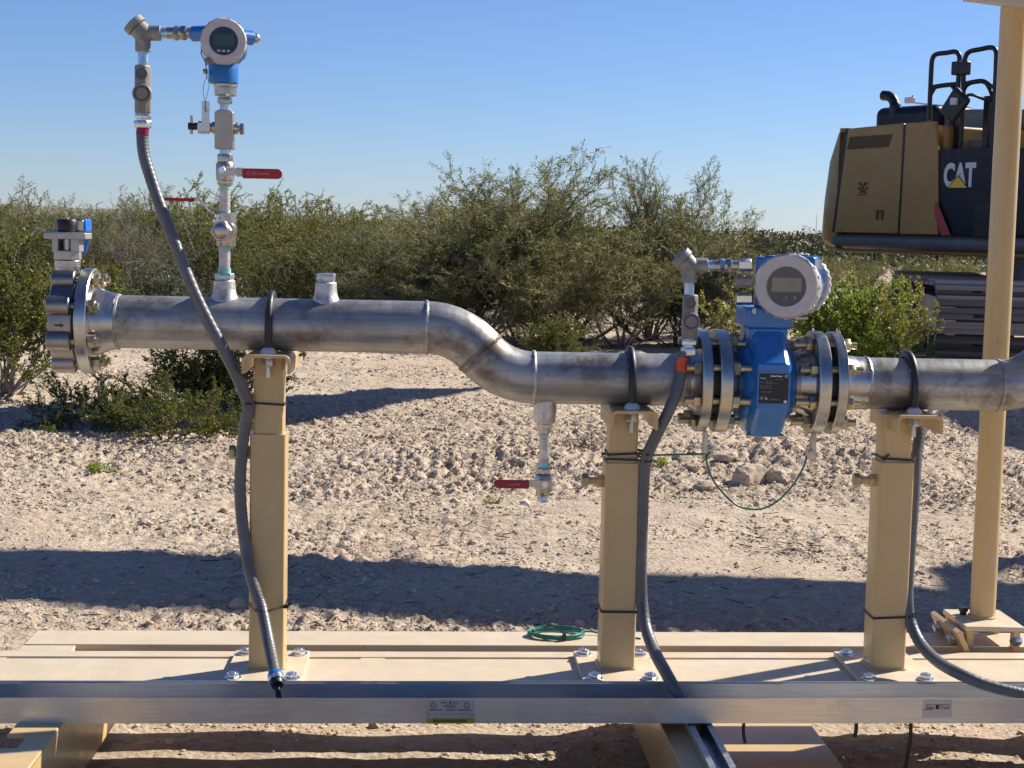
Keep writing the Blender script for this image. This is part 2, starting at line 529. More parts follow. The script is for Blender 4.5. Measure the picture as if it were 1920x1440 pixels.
b.lathe((uh, 0, ZL), X_, [(0, R4 + .0002), (L * .35, R4 + .003), (L * .75, .066), (L + .001, .073)], 56)
b.build('weld_neck_flange', 'flange', sp)
for i, (c, d) in enumerate((((uw, 0, ZU), X_), ((ue0, 0, ZU), X_), ((ue1, 0, ZL), X_), ((uh, 0, ZL), X_),
                            (((ue0 + ue1) / 2, 0, (ZU + ZL) / 2), (cos(ang), 0, -sin(ang))))):
    w = MB(); weld_path(w, c, d, R4, i)
    if i == 4:
        dv_ = Vector(d); w.lathe(Vector(c) - dv_ * .012, d, [(0, R4 + .0003), (.024, R4 + .0003)], 56, capa=False, capb=False)
    w.build('weld_bead', 'pipe_dark' if i == 4 else 'weld', sp)


def outlet(px, z0, up, parent, r0=.0295, r1=.0228, h=.040):
    """welded threaded outlet on the pipe wall"""
    u = ux(px, 560); s = 1 if up else -1
    pr = [(-.018, r0 + .0035), (-.002, r0 + .001), (.005, r0 - .0015), (.012, r1 + .0025), (h * .55, r1 + .001), (h - .002, r1), (h, r1 - .002)]
    return MB().lathe((u, 0, z0 + s * (R4 - .003)), (0, 0, s), pr, 40).build('threaded_outlet', 'cast', parent), u


o1, ut = outlet(421, ZU, True, sp)
o2, up_ = outlet(611, ZU, True, sp)
o3, ud = outlet(1027, ZL, False, sp, .0255, .0235, .046)
b = MB().cyl((up_, 0, ZU + R4 + .031), (up_, 0, ZU + R4 + .040), .019, n=28); b.build('thread_seal', 'teal', o2)
b = MB().hexa((up_, 0, ZU + R4 + .039), (up_, 0, ZU + R4 + .056), .0215, .35); b.build('hex_plug', 'galv', o2)

# ------------------------------------------------------------------ right hand spool
sr = thing('pipe_spool', 'short stainless pipe right of the meter, turning up at its far end', 'pipe', (FD1, 0, ZL - R4))
b = flange(MB(), FD0, FD1, ZL, -1); uh2 = ux(1622, 721)
b.lathe((FD1 - .001, 0, ZL), X_, [(0, .0735), (.01, .070), (.022, .061), (uh2 - FD1, R4 + .0002)], 56)
b.build('weld_neck_flange', 'flange', sr)
uel = ux(1868, 722)
path = [Vector((uh2 + (uel - uh2) * i / 10, 0, ZL)) for i in range(11)]
path += [Vector((uel + .1524 * sin(pi / 2 * i / 16), 0, ZL + .1524 * (1 - cos(pi / 2 * i / 16)))) for i in range(1, 17)]
path += [Vector((uel + .1524, 0, ZL + .1524 + .1 * i)) for i in range(1, 6)]
MB().tube(path, R4, 64).build('pipe', 'pipe', sr)
for i, u in enumerate((uh2, uel)):
    w = MB(); weld_path(w, (u, 0, ZL), X_, R4, 20 + i); w.build('weld_bead', 'weld', sr)

# ================================================================== BUTTERFLY VALVE on the open left end
bf = thing('butterfly_valve', 'lug style butterfly valve closing the left pipe end', 'valve', (K(110, 600, -.1).x, 0, ZU - .1))
v0, v1 = K(87, 600, -.10).x, K(133, 600, -.10).x
b = MB().lathe((v0, 0, ZU), X_, [(0, .052), (0, .094), (.003, .097), (v1 - v0 - .003, .097), (v1 - v0, .094), (v1 - v0, .052)], 64)
b.build('valve_body', 'lug', bf, .001)
for k in range(8):
    a = radians(22.5 + 45 * k)
    y, z = .0955 * cos(a), ZU + .0955 * sin(a)
    MB().lathe((v0 - .001, y, z), X_, [(0, .019), (.002, .0215), (v1 - v0 - .004, .0215), (v1 - v0 - .002, .019)], 24).build('lug', 'lug', bf)
    g = MB().cyl((v1 - .01, y, z), (LFu1 + .006, y, z), .0078, n=12)
    g.hexa((LFu1 + .0005, y, z), (LFu1 + .016, y, z), .0145, .3 * k)
    g.cyl((LFu1 + .015, y, z), (LFu1 + .0225, y, z), .0078, n=12)
    g.build('stud_bolt', 'gold' if k % 3 else 'olive', bf)
MB().lathe((v0 + .018, 0, ZU), X_, [(0, .03), (.004, .0525), (.012, .0525), (.016, .03)], 40).build('disc', 'fit', bf)
ar = K(110, 602, -.0985)
b = MB().prism([(-.009, -.0022), (.003, -.0022), (.003, -.005), (.0105, 0), (.003, .005), (.003, .0022), (-.009, .0022)], (ar.x, -.0962, ZU - .004), X_, Z_, (0, -1, 0), .0012)
b.build('flow_arrow', 'ink', bf)
un = K(127, 470, 0).x


def zy(py, px=127, v=0.0): return K(px, py, v).z


nk = MB().cyl((un, 0, ZU + .09), (un, 0, zy(500)), .026, n=28)
nk.cyl((un, 0, zy(501)), (un, 0, zy(488)), .0275, n=32); nk.build('neck', 'fit', bf, .0008)
br = MB(); wz = PX
zt, zb = zy(449), zy(487)
br.lathe((un, 0, zb), Z_, [(0, .0285), (.002, .0295), (zy(470) - zb, .0295), (zy(470) - zb + .001, .024)], 8, pi / 8)
br.box((un - .022, 0, (zy(470) + zt) / 2), (.013, .046, zt - zy(470) + .004))
br.box((un + .020, 0, (zy(470) + zt) / 2), (.018, .046, zt - zy(470) + .004))
br.build('mounting_bracket', 'bracket', bf, .0012)
MB().box((un, .012, (zy(470) + zt) / 2), (.034, .02, zt - zy(470) - .004)).build('window_shade_block', 'black', bf)  # black block stands in for the shade inside the bracket opening
MB().cyl((un, 0, zy(470)), (un, 0, zy(440)), .0115, n=20).build('stem', 'fit', bf)
pl = MB().box((un, .004, (zy(448) + zy(436)) / 2), (.088, .07, zy(436) - zy(448)))
pl.build('top_plate', 'bracket', bf, .002)
zk0, zk1 = zy(435), zy(411)
k_ = MB().lathe((un, -.004, zk0), Z_, [(0, .019), (.004, .0225), (zk1 - zk0 - .004, .0225), (zk1 - zk0, .020)], 10, .2)
k_.build('hand_knob', 'black', bf, .001)
h = MB().box((un + .024, .016, (zk0 + zk1) / 2 + .001), (.020, .04, zk1 - zk0 - .003)); h.build('lever_arm', 'fit', bf, .003)
h = MB().box((un + .034, .030, (zk0 + zk1) / 2 + .001), (.010, .06, zk1 - zk0)); h.tube(spline([(un + .036, .03, zk0 - .012), (un + .026, .05, zk0 - .035), (un + .02, .06, zk0 - .045)], 5), .006, 10)
h.build('lever_sleeve', 'bluesleeve', bf, .003)
MB().cyl((un - .002, 0, zk1 - .001), (un - .002, 0, zk1 + .004), .006, n=6).build('knob_screw', 'gold', bf)
MB().tube(spline([(un - .02, -.02, zy(433)), (un - .045, -.02, zy(430)), (un - .066, -.02, zy(435)), (un - .072, -.018, zy(444))], 6), .0013, 6).build('seal_wire', 'zinc', bf)

# ================================================================== VERTICAL INSTRUMENT TREE (x about 420 in the photo)
def tz(py): return K(421, py, 0).z


def tu(py): return K(421 - 0, py, 0).x


u = ut
low = thing('ball_valve', 'steel ball valve with big hex cap and thin red handle reaching left', 'valve', (u, 0, tz(524)))
b = MB().hexa((u, 0, tz(524)), (u, 0, tz(512)), .0215, .2); b.build('bushing', 'galv', low)
for q0, q1, rr_ in ((528, 523, .0195), (513, 503, .0135), (469, 459, .0128)): MB().cyl((u, 0, tz(q0)), (u, 0, tz(q1)), rr_, n=24).build('thread_seal', 'teal', low)
MB().cyl((u, 0, tz(508)), (u, 0, tz(458)), .0118, n=28).build('pipe_nipple', 'cast', low)
b = MB().lathe((u + .003, .004, tz(462)), Z_, [(0, .0195), (.002, .0205), (tz(440) - tz(462), .0205), (tz(438) - tz(462), .0185), (tz(420) - tz(462), .0185), (tz(418) - tz(462), .0215), (tz(399) - tz(462), .0215), (tz(398) - tz(462), .0195)], 32)
b.lathe((u - .001, .012, tz(432)), (0, -1, 0), [(0, .026), (.022, .026), (.026, .022)], 32)
b.build('valve_body', 'fit', low)
b = MB().hexa((u - .004, -.012, tz(433)), (u - .004, -.032, tz(433)), .0235, .1)
b.sphere((u - .004, -.031, tz(433)), .018, 24, 8, (1, .45, 1)); b.build('end_cap', 'fit', low)
b = MB().cyl((u - .010, -.004, tz(425)), (u - .010, -.004, tz(400)), .0075, n=16)
b.hexa((u - .010, -.004, tz(408)), (u - .010, -.004, tz(400)), .012, .2)
b.box((u - .010, -.004, tz(415)), (.028, .03, .006)); b.build('stem_nut', 'zinc', low)
hp = [K(411, 404, -.004), K(400, 400, -.01), K(390, 393, -.012), K(376, 377, -.014), K(362, 375, -.014)]
b = MB()
for a_, c_ in zip(hp[:-1], hp[1:]):
    d = (c_ - a_).normalized(); b.box((a_ + c_) / 2, ((c_ - a_).length + .002, .016, .0025), d, Y_, d.cross(Y_))
hd = b.build('handle_strap', 'tag', low, .0006)
a_, c_ = K(297, 373, -.014), K(366, 375, -.014); d = (c_ - a_).normalized()
MB().box((a_ + c_) / 2, ((c_ - a_).length, .021, .0068), d, Y_, d.cross(Y_)).build('handle_grip', 'red', low, .0028)

upv = thing('ball_valve', 'steel ball valve with wide red handle pointing right under the block', 'valve', (u, 0, tz(400)))
b = MB().cyl((u, 0, tz(402)), (u, 0, tz(345)), .0115, n=28); b.build('pipe_nipple', 'cast', upv)
for q0, q1, rr_ in ((402, 394, .0122), (355, 346, .0125)): MB().cyl((u, 0, tz(q0)), (u, 0, tz(q1)), rr_, n=24).build('thread_seal', 'teal', upv)
b = MB().hexa((u, 0, tz(305)), (u, 0, tz(289)), .0165, .25)
b.lathe((u, 0, tz(348)), Z_, [(0, .0145), (.003, .0165), (tz(339) - tz(348), .0165), (tz(337) - tz(348), .0195), (tz(308) - tz(348), .0195), (tz(304) - tz(348), .0165)], 28)
b.cyl((u, -.012, tz(322)), (u, -.026, tz(322)), .0125, n=20); b.build('valve_body', 'fit', upv)
b = MB().hexa((u - .002, -.026, tz(320)), (u - .002, -.036, tz(320)), .0082); b.build('stem_nut', 'zinc', upv)
a_, c_ = K(412, 321, -.031), K(458, 323, -.031)
b = MB().box((a_ + c_) / 2, ((c_ - a_).length, .003, .0155)); b.box(c_ + Vector((-.010, -.002, 0)), (.012, .006, .019)); b.build('handle_strap', 'fit', upv, .0006)
a_, c_ = K(455, 325, -.033), K(529, 326.5, -.033); d = (c_ - a_).normalized(); L = (c_ - a_).length; hw = .0107
poly = [(0, -hw), (L - .008, -hw), (L - .002, -hw + .003), (L, -.004), (L, .004), (L - .002, hw - .003), (L - .008, hw), (0, hw)]
hg = MB().prism(poly, a_ + Vector((0, .0045, 0)), d, (-d.z, 0, d.x), (0, -1, 0), .009).build('handle_grip', 'red', upv, .002)
t = MB(); add_text(t, 'COOPER', .0052, a_ + d * .030 + Vector((0, -.0048, -.0018)), d, Z_, 1.25)
t.ring(a_ + d * .024 + Vector((0, -.0047, 0)), Y_, .0030, .0005, 16, 4); t.ring(a_ + d * .013 + Vector((0, -.0047, 0)), Y_, .0030, .0004, 16, 4)
t.build('lettering', 'pink', hg)

blk = thing('needle_valve_block', 'square steel valve block with black tee handle on its left', 'valve', (u, 0, tz(290)))
MB().cyl((u, 0, tz(292)), (u, 0, tz(276)), .0118, n=24).build('pipe_nipple', 'nipple', blk)
zb0, zb1 = tz(280), tz(207)
MB().prism([(-.0195, 0), (.0195, 0), (.0195, zb1 - zb0 - .005), (.012, zb1 - zb0), (-.012, zb1 - zb0), (-.0195, zb1 - zb0 - .005)], (u - .001, .0195, zb0), X_, Z_, (0, -1, 0), .039).build('block', 'block', blk, .0016)
zs = tz(240)
b = MB().cyl((u - .02, 0, zs), (u - .028, 0, zs), .0125, n=24); b.cyl((u - .028, 0, zs), (u - .036, 0, zs), .009, n=20)
b.hexa((u - .033, 0, zs), (u - .058, 0, zs), .0135, .5); b.cyl((u - .055, 0, zs), (u - .068, 0, zs), .005, n=12); b.build('bonnet', 'fit', blk)
b = MB().box((K(383, 240, -.012).x, -.004, zs), (.026, .03, .019)); b.build('locking_bracket', 'tag', blk, .001)
b = MB().cyl((K(371, 237).x, 0, zs + .002), (K(353, 237).x, 0, zs + .002), .0078, n=16); hn = b.build('handle_hub', 'black', blk, .001)
b = MB().cyl((K(359, 237).x, 0, tz(218)), (K(359, 237).x, 0, tz(253)), .0032, n=12); b.build('handle_bar', 'fit', hn)
b = MB().cyl((u + .018, 0, zs), (u + .027, 0, zs), .0125, n=24); b.cyl((u + .026, 0, zs), (u + .034, 0, zs), .0075, n=16)
b.hexa((u + .031, 0, zs - .001), (u + .040, 0, zs - .001), .013, .2); b.build('bleed_plug', 'fit', blk)

tagt = thing('tag_plate', 'small brushed metal tag plate hanging on a wire loop', 'tag', K(385, 188, -.018))
b = MB().box(K(385.5, 213, -.020), (.0165, .0012, tz(190) - tz(236))); b.build('plate', 'tag', tagt, .0004)
a_ = K(385, 195, -.0215); b = MB()
b.tube(spline([a_, K(381, 172, -.02), K(383, 155, -.018), K(388, 146, -.016), K(392, 158, -.018), K(389, 175, -.02), a_, K(387, 210, -.0215), K(384, 205, -.0215), a_], 6), .0006, 5)
b.build('wire_loop', 'bare', tagt)

# ------------------------------------------------------------------ pressure transmitter on top
def dz_(py): return K(1027, py, 0).z


dv = thing('ball_valve', 'drain ball valve with red handle hanging under the lower pipe', 'valve', (ud, 0, dz_(935)))
b = MB().hexa((ud, 0, dz_(803)), (ud, 0, dz_(792)), .0185, .2); b.cyl((ud, 0, dz_(811)), (ud, 0, dz_(803)), .0135, n=20); b.build('bushing', 'fit', dv)
b = MB().cyl((ud, 0, dz_(882)), (ud, 0, dz_(800)), .0112, n=28); b.build('pipe_nipple', 'cast', dv)
MB().cyl((ud, 0, dz_(816)), (ud, 0, dz_(805)), .0120, n=24).build('thread_seal', 'teal', dv)
MB().cyl((ud, 0, dz_(879)), (ud, 0, dz_(868)), .0118, n=24).build('thread_seal', 'teal', dv)
b = MB().hexa((ud, 0, dz_(888)), (ud, 0, dz_(877)), .0165, .3)
b.lathe((ud, 0, dz_(930)), Z_, [(0, .0145), (.002, .0160), (dz_(918) - dz_(930), .0160), (dz_(916) - dz_(930), .0190), (dz_(892) - dz_(930), .0190), (dz_(889) - dz_(930), .0165)], 28)
b.cyl((ud + .001, -.012, dz_(904)), (ud + .001, -.025, dz_(904)), .0122, n=20); b.build('valve_body', 'fit', dv)
MB().hexa((ud + .001, -.025, dz_(904)), (ud + .001, -.034, dz_(904)), .008).build('stem_nut', 'zinc', dv)
b = MB().hexa((ud, 0, dz_(941)), (ud, 0, dz_(931)), .0130, .1); b.cyl((ud, 0, dz_(934)), (ud, 0, dz_(928)), .0118, n=20); b.build('outlet_plug', 'nipple', dv)
a_, c_ = K(1031, 905, -.030), K(984, 908, -.030)
b = MB().box((a_ + c_) / 2, ((c_ - a_).length, .003, .0150)); b.build('handle_strap', 'fit', dv, .0006)
a_, c_ = K(992, 908.5, -.032), K(926, 907, -.032); d = (c_ - a_).normalized(); L = (c_ - a_).length; hw = .0092
poly = [(0, -hw), (L - .007, -hw), (L - .002, -hw + .003), (L, -.004), (L, .004), (L - .002, hw - .003), (L - .007, hw), (0, hw)]
hg = MB().prism(poly, a_ + Vector((0, .0045, 0)), d, (-d.z, 0, d.x), (0, -1, 0), .009).build('handle_grip', 'red', dv, .002)
t = MB(); q = a_ + d * .050; add_text(t, 'COOPER', .0044, q + Vector((0, -.0048, -.0018)), -d, Z_, 1.25)
t.ring(a_ + d * .026 + Vector((-.004, -.0047, 0)) + d * -.006, Y_, .0028, .0005, 16, 4)
t.build('lettering', 'pink', hg)

pt = thing('pressure_transmitter', 'blue pressure transmitter with dark display on top of the instrument tree', 'transmitter', (u, 0, tz(207)))
MB().cyl((u, 0, tz(210)), (u, 0, tz(193)), .0118, n=24).build('pipe_nipple', 'nipple', pt)
b = MB().hexa((u - .001, 0, tz(195)), (u - .001, 0, tz(183)), .0158, .3); b.cyl((u - .001, 0, tz(184)), (u - .001, 0, tz(178)), .0125, n=20)
b.lathe((u, 0, tz(180)), Z_, [(0, .021), (.002, .0235), (tz(165) - tz(180), .0235), (tz(163) - tz(180), .0255), (tz(158) - tz(180), .0255), (tz(156) - tz(180), .022)], 32)
b.build('process_connection', 'fit', pt)
us = K(419, 138).x
b = MB().lathe((us, 0, tz(157)), Z_, [(0, .030), (.002, .032), (tz(121) - tz(157), .032), (tz(112) - tz(157), .027)], 40); b.build('lower_housing', 'blue', pt)
uc, zc = K(420, 77, -.05).x, K(420, 77, -.05).z
w = Vector((.10, -1, .02)).normalized(); wx = w.cross(Z_).normalized() * -1; wz = wx.cross(w) * 1
wz = Vector((0, 0, 1)); wx = wz.cross(-w).normalized() * -1; wz = w.cross(wx).normalized() * -1
if wx.x < 0: wx = -wx
if wz.z < 0: wz = -wz
cc = Vector((uc, -.056, zc))
oc = [(cos(a) * .052, sin(a) * .052) for a in [radians(22.5 + 45 * k) for k in range(8)]]
MB().prism(oc, cc - w * .090, wx, wz, w, .075).build('head_housing', 'blue', pt, .006)
b = MB().lathe(cc - w * .020, w, [(0, .0455), (.003, .0480), (.016, .0480), (.020, .0455), (.020, .0305), (.016, .0295)], 48, capa=True, capb=False)
for k in range(14):
    a = 2 * pi * k / 14; b.box(cc - w * .010 + wx * (.0477 * cos(a)) + wz * (.0477 * sin(a)), (.0025, .0052, .014), wx * cos(a) + wz * sin(a), wx * -sin(a) + wz * cos(a), w)
cv = b.build('display_cover', 'cover', pt)
dg = MB().lathe(cc - w * .016, w, [(0, .0300), (.0120, .0300)], 40).build('display', 'glossblack', pt)
MB().box(cc - w * .0035 + wz * .002, (.043, .024, .0012), wx, wz, w).build('screen', 'lcd', dg)
for k in (-1, 0, 1): MB().box(cc - w * .0035 + wz * -.0205 + wx * (.010 * k), (.0062, .0042, .0012), wx, wz, w).build('display_key', 'key', dg)
q = cc + wx * -.033 + wz * -.043 - w * .004
b = MB().box(q, (.013, .014, .012), (wx + wz * .5).normalized(), (wz - wx * .5).normalized(), w); b.cyl(q + w * .006, q + w * .010, .0038, n=12)
b.build('cover_clamp', 'fitgrey', pt, .001)
ze = tz(65)
b = MB().cyl((uc - .03, -.02, ze), (K(362, 65).x, -.0, ze), .0165, n=28); b.build('cable_entry', 'blue', pt, .0015)
ze2 = tz(70)
b = MB().cyl((uc + .03, -.02, ze2), (K(472, 70).x, 0, ze2), .0155, n=28); b.build('cable_entry', 'blue', pt, .0015)
b = MB().cyl((K(471, 70).x, 0, ze2), (K(482, 70).x, 0, ze2), .0095, n=16); b.sphere((K(479, 68).x, 0, ze2), .0105, 14, 8); b.build('blanking_plug', 'fit', pt)
b = MB().hexa(K(389, 134, -.02), K(381, 134, -.02), .0058); b.build('ground_screw', 'fit', pt)
MB().tube(spline([K(379, 92, -.05), K(377, 100, -.052), K(383, 112, -.05), K(386, 124, -.045), K(388, 146, -.03)], 5), .0012, 6).build('lanyard', 'bare', pt)


# ================================================================== CONDUIT FITTINGS (elbow, nipple, seal fitting, connector)
def conduit_set(px, ytop, xr0, xr1, ys, v, label, last_cat='conduit fitting', sc=1.0):
    """px centre of the vertical leg, ytop top of cap; ys = [elbow bottom, nipple end, seal end, hex end]"""
    P = lambda x, y: K(x, y, v)
    t = thing('conduit_fitting', label, last_cat, P(px, ys[3]))
    yh = ytop + 29 * sc
    c = P(px, yh)
    b = MB()
    d45 = Vector((-1, 0, 1)).normalized()
    b.cyl(P(px, ys[0]), P(px, yh - 2), .0163 * sc, n=28)
    b.cyl(P(px - 2, yh), P(xr0, yh), .0163 * sc, n=28)
    b.cyl(c + Vector((.004, 0, -.004)), c + d45 * .016 * sc, .021 * sc, n=32)
    e = b.build('pulling_elbow', 'fitgrey', t, .0015)
    b = MB().cyl(c + d45 * .0165 * sc, c + d45 * .032 * sc, .0245 * sc, n=32); b.box(c + d45 * .0325 * sc, (.030 * sc, .007, .003), Y_, d45.cross(Y_), d45)
    b.build('elbow_cap', 'fitgrey', e, .002)
    b = MB().cyl(P(px, ys[0] - 2), P(px, ys[1] + 3), .0108 * sc, n=24)
    b.build('nipple', 'nipple', t)
    # seal fitting
    b = MB().lathe(P(px, ys[2]), Z_, [(0, .0165 * sc), (.003, .0178 * sc), (P(px, ys[1]).z - P(px, ys[2]).z - .004, .0178 * sc), (P(px, ys[1]).z - P(px, ys[2]).z, .0155 * sc)], 8, pi / 8)
    sf = b.build('seal_fitting', 'fitgrey', t, .0015)
    yb = ys[1] + (ys[2] - ys[1]) * .60
    q = P(px + 1, yb)
    b = MB().lathe(q + Vector((0, -.008, 0)), (0, -1, 0), [(0, .0205 * sc), (.012, .0205 * sc), (.0135, .0195 * sc), (.0135, .0165 * sc), (.0115, .016 * sc), (.0115, .013 * sc), (.014, .0125 * sc), (.014, .002)], 32)
    b.build('seal_plug', 'fitgrey', sf)
    MB().ring(q + Vector((0, -.0210, 0)), Y_, .0148 * sc, .0012, 28, 6).build('groove_shade_ring', 'panel', sf)  # dark ring paints the shade in the groove around the plug
    yo = ys[1] + (ys[2] - ys[1]) * .19
    q = P(px, yo)
    b = MB().lathe(q + Vector((0, -.012, 0)), (0, -1, 0), [(0, .0125 * sc), (.0065, .0125 * sc), (.0065, .0095 * sc), (.0045, .009 * sc), (.0045, .001)], 24)
    b.build('fill_opening', 'panel', sf)  # dark colour stands in for the shade in this recess
    # horizontal hex fittings
    zq = P(xr0, yh)
    L = xr1 - xr0
    X = lambda f: P(xr0 + L * f, yh)
    b = MB().cyl(X(-.05), X(.22), .0115 * sc, n=24); b.build('nipple', 'nipple', t)
    b = MB().cyl(X(.2), X(.42), .0125 * sc, n=24); b.hexa(X(.4), X(.56), .0165 * sc, .3); b.cyl(X(.55), X(.66), .0135 * sc, n=20)
    b.hexa(X(.64), X(.8), .0172 * sc, .1); b.cyl(X(.8), X(1.02), .0115 * sc, n=20); b.build('union', 'fit', t)
    # connector at the bottom
    b = MB().cyl(P(px, ys[2] - 1), P(px, ys[3]), .0125 * sc, n=24)
    y1, y2, y3 = ys[2] + 1, ys[2] + (ys[3] - ys[2]) * .42, ys[3]
    b.hexa(P(px, y2 - 1), P(px, y1), .0175 * sc, .4); b.hexa(P(px, y3), P(px, y2 + 2), .0190 * sc, .1)
    b.build('hex_connector', 'zinc', t)
    return t


conduit_set(268, 33, 302, 362, [97, 122, 213, 240], 0.0, 'grey elbow and seal fitting hanging left of the top transmitter')
conduit_set(1292, 469, 1326, 1382, [530, 552, 636, 666], -.060, 'grey elbow and seal fitting left of the flow meter head', sc=.98)

# ================================================================== FLOW METER
um = (K(1420, 715, -.12).x + K(1482, 715, -.12).x) / 2
fm = thing('flow_meter', 'blue flow meter bolted between two pairs of steel flanges', 'flow meter', (um, 0, ZL - .12))
wv = (K(1482, 715, -.12).x - K(1420, 715, -.12).x)
AP = .118
o8 = [(AP / cos(pi / 8) * cos(radians(22.5 + 45 * k)), AP / cos(pi / 8) * sin(radians(22.5 + 45 * k))) for k in range(8)]
b = MB()
n0 = len(b.v)
rings = [(-wv / 2 - .010, .62), (-wv / 2 - .006, .86), (-wv / 2 + .002, .965), (-wv / 2 + .010, 1.0), (wv / 2 - .010, 1.0), (wv / 2 - .002, .965), (wv / 2 + .006, .86), (wv / 2 + .010, .62)]
vs = []; fs = []
for x, s in rings: vs += [(um + x, p[0] * s, ZL + p[1] * s) for p in o8]
for j in range(len(rings) - 1):
    for i in range(8): fs.append((j * 8 + i, j * 8 + (i + 1) % 8, (j + 1) * 8 + (i + 1) % 8, (j + 1) * 8 + i))
fs += [tuple(range(7, -1, -1)), tuple((len(rings) - 1) * 8 + i for i in range(8))]
b.add(vs, fs); b.build('sensor_housing', 'blue', fm, .003, angle=25)
# skirts either side of the housing (darker recess with bolts) and the measuring tube
b = MB().cyl((FB1 - .002, 0, ZL), (FC0 + .002, 0, ZL), .0665, n=56); b.build('measuring_tube', 'lug', fm)
for x in (-1, 1):
    MB().lathe((um + x * (wv / 2 + .004), 0, ZL), (x, 0, 0), [(0, .095), (.012, .086), (.022, .072)], 48).build('tube_collar', 'blue', fm)
for (z_, s) in ((ZL - AP * .93, 1), (ZL - AP * .93, -1)):
    b = MB().cyl((um + s * wv * .42, -AP * .38, z_ - .006), (um + s * wv * .42 + s * .010, -AP * .38, z_ - .006), .006, n=14); b.build('housing_screw', 'fit', fm)
# the two meter flanges
b = flange(MB(), FB0, FB1, ZL, -1); b.lathe((FB1 - .001, 0, ZL), X_, [(0, .079), (.012, .074), (.022, .0668)], 56); b.build('meter_flange', 'flange', fm)
b = flange(MB(), FC0, FC1, ZL, 1); b.lathe((FC0 - .030, 0, ZL), X_, [(0, .0668), (.014, .071), (.031, .079)], 56); b.build('meter_flange', 'flange', fm)
# gasket packs in the gaps
for a_, c_ in ((FA1, FB0), (FC1, FD0)):
    MB().cyl((a_ - .0005, 0, ZL), (c_ + .0005, 0, ZL), .083, n=48).build('gasket', 'black', fm)
k = 0
for a_, c_, e0, e1 in ((FA0, FB1, .018, .026), (FC0, FD1, .03, .022)):
    for i in range(8):
        a = radians(22.5 + 45 * i); y, z = .0925 * cos(a), ZL + .0925 * sin(a); k += 1
        b = MB().cyl((a_ - .020 - e0 * (.5 + .5 * rnd.random()), y, z), (c_ + .020 + e1 * (.4 + .5 * rnd.random()), y, z), .0078, n=14)
        b.hexa((a_ - .0165, y, z), (a_ - .0006, y, z), .0150, rnd.random()); b.hexa((c_ + .0006, y, z), (c_ + .0165, y, z), .0150, rnd.random())
        b.build('stud_bolt', 'gold' if k % 3 else 'olive', fm)
# name plate
yl = -AP - .0012
a0, a1 = K(1424, 700, yl), K(1477, 757, yl)
pc = Vector(((a0.x + a1.x) / 2, yl, (a0.z + a1.z) / 2)); pw = a1.x - a0.x; ph = a0.z - a1.z
np_ = MB().box(pc, (pw, .0016, ph)).build('name_plate', 'ink', fm)
MB().box(pc + Vector((0, .0006, 0)), (pw + .007, .0016, ph + .007)).build('plate_rim', 'blue', fm)
t = MB(); ty = yl - .0013
TL = Vector((pc.x - pw / 2, ty, pc.z + ph / 2))
add_text(t, 'Endress+Hauser', .0050, TL + Vector((.0235, 0, -.0068)), X_, Z_, .80, bold=.0002)
t.ring(TL + Vector((pw - .0055, 0, -.0052)), Y_, .0028, .0005, 16, 4)
add_text(t, 'Promag', .0036, TL + Vector((.002, 0, -.0113)), X_, Z_, 1.0, bold=.0001)
add_text(t, 'CE', .0062, TL + Vector((.0022, 0, -ph + .0088)), X_, Z_, 1.0)
t.prism([(0, 0), (.0055, 0), (.00275, .0048)], TL + Vector((.0135, 0, -ph + .0088)), X_, Z_, (0, -1, 0), .0003)
t.box(TL + Vector((pw - .0058, 0, -ph + .0042)), (.0064, .0006, .0056))
t.build('lettering', 'white', np_)
t = MB(); rr = random.Random(3)
for (y, x0, x1) in ((.0126, .034, .052), (.0158, .014, .028), (.0190, .014, .027), (.0190, .002, .010), (.0215, .014, .039), (.0262, .003, .026), (.0290, .003, .026), (.0318, .002, .026), (.0385, .006, .028), (.0412, .006, .026), (.0500, .002, .012), (.0545, .022, .040), (.0565, .026, .044)):
    x = x0
    while x < x1:
        w_ = rr.uniform(.0012, .0036); t.box(TL + Vector((x + w_ / 2, 0, -y)), (w_, .0005, .0011)); x += w_ + .0007
t.build('small_print', 'faint', np_)
# neck between sensor and head
zq = lambda py, v=0.0: K(1437, py, v).z
b = MB().box((um - .001, 0, (zq(640) + zq(612)) / 2), (.084, .105, zq(612) - zq(640))); b.cyl((um, 0, zq(660)), (um, 0, zq(612)), .046, n=32)
b.build('neck', 'blue', fm, .004)
nb = MB().box((um - .002, -.0, (zq(613) + zq(574)) / 2), (.106, .118, zq(574) - zq(613))); nb.build('head_base', 'blue', fm, .005)
b = MB()
for x in (-.018, 0, .018): b.box((um + x, -.054, zq(626)), (.010, .006, .012))
b.build('neck_ribs', 'blue', fm, .001)
# transmitter head
th = radians(22)
w = Vector((-sin(th), -cos(th), 0)); wx = Vector((cos(th), -sin(th), 0)); wz = Z_
cf = K(1474, 537, -.095)
head = MB().lathe(cf - w * .168, w, [(0, .064), (.006, .0665), (.130, .0665), (.138, .0635)], 48)
head.box(cf - w * .082 + wz * .012, (.112, .118, .105), wx, w, wz)
head.box(cf - w * .085 + wx * -.060 + wz * .005, (.034, .085, .112), wx, w, wz)
head.build('head_housing', 'blue', fm, .006)
b = MB().lathe(cf - w * .034, w, [(0, .0665), (.003, .0705), (.026, .0705), (.034, .066), (.034, .0435), (.028, .0415)], 64, capb=False)
for k in range(20):
    a = 2 * pi * k / 20; e = wx * cos(a) + wz * sin(a)
    b.box(cf - w * .018 + e * .0700, (.0034, .0062, .020), e, wz * cos(a) - wx * sin(a), w)
cv = b.build('display_cover', 'cover', fm)
dsp = MB().lathe(cf - w * .012, w, [(0, .0425), (.0055, .0425)], 48).build('display', 'panel', fm)
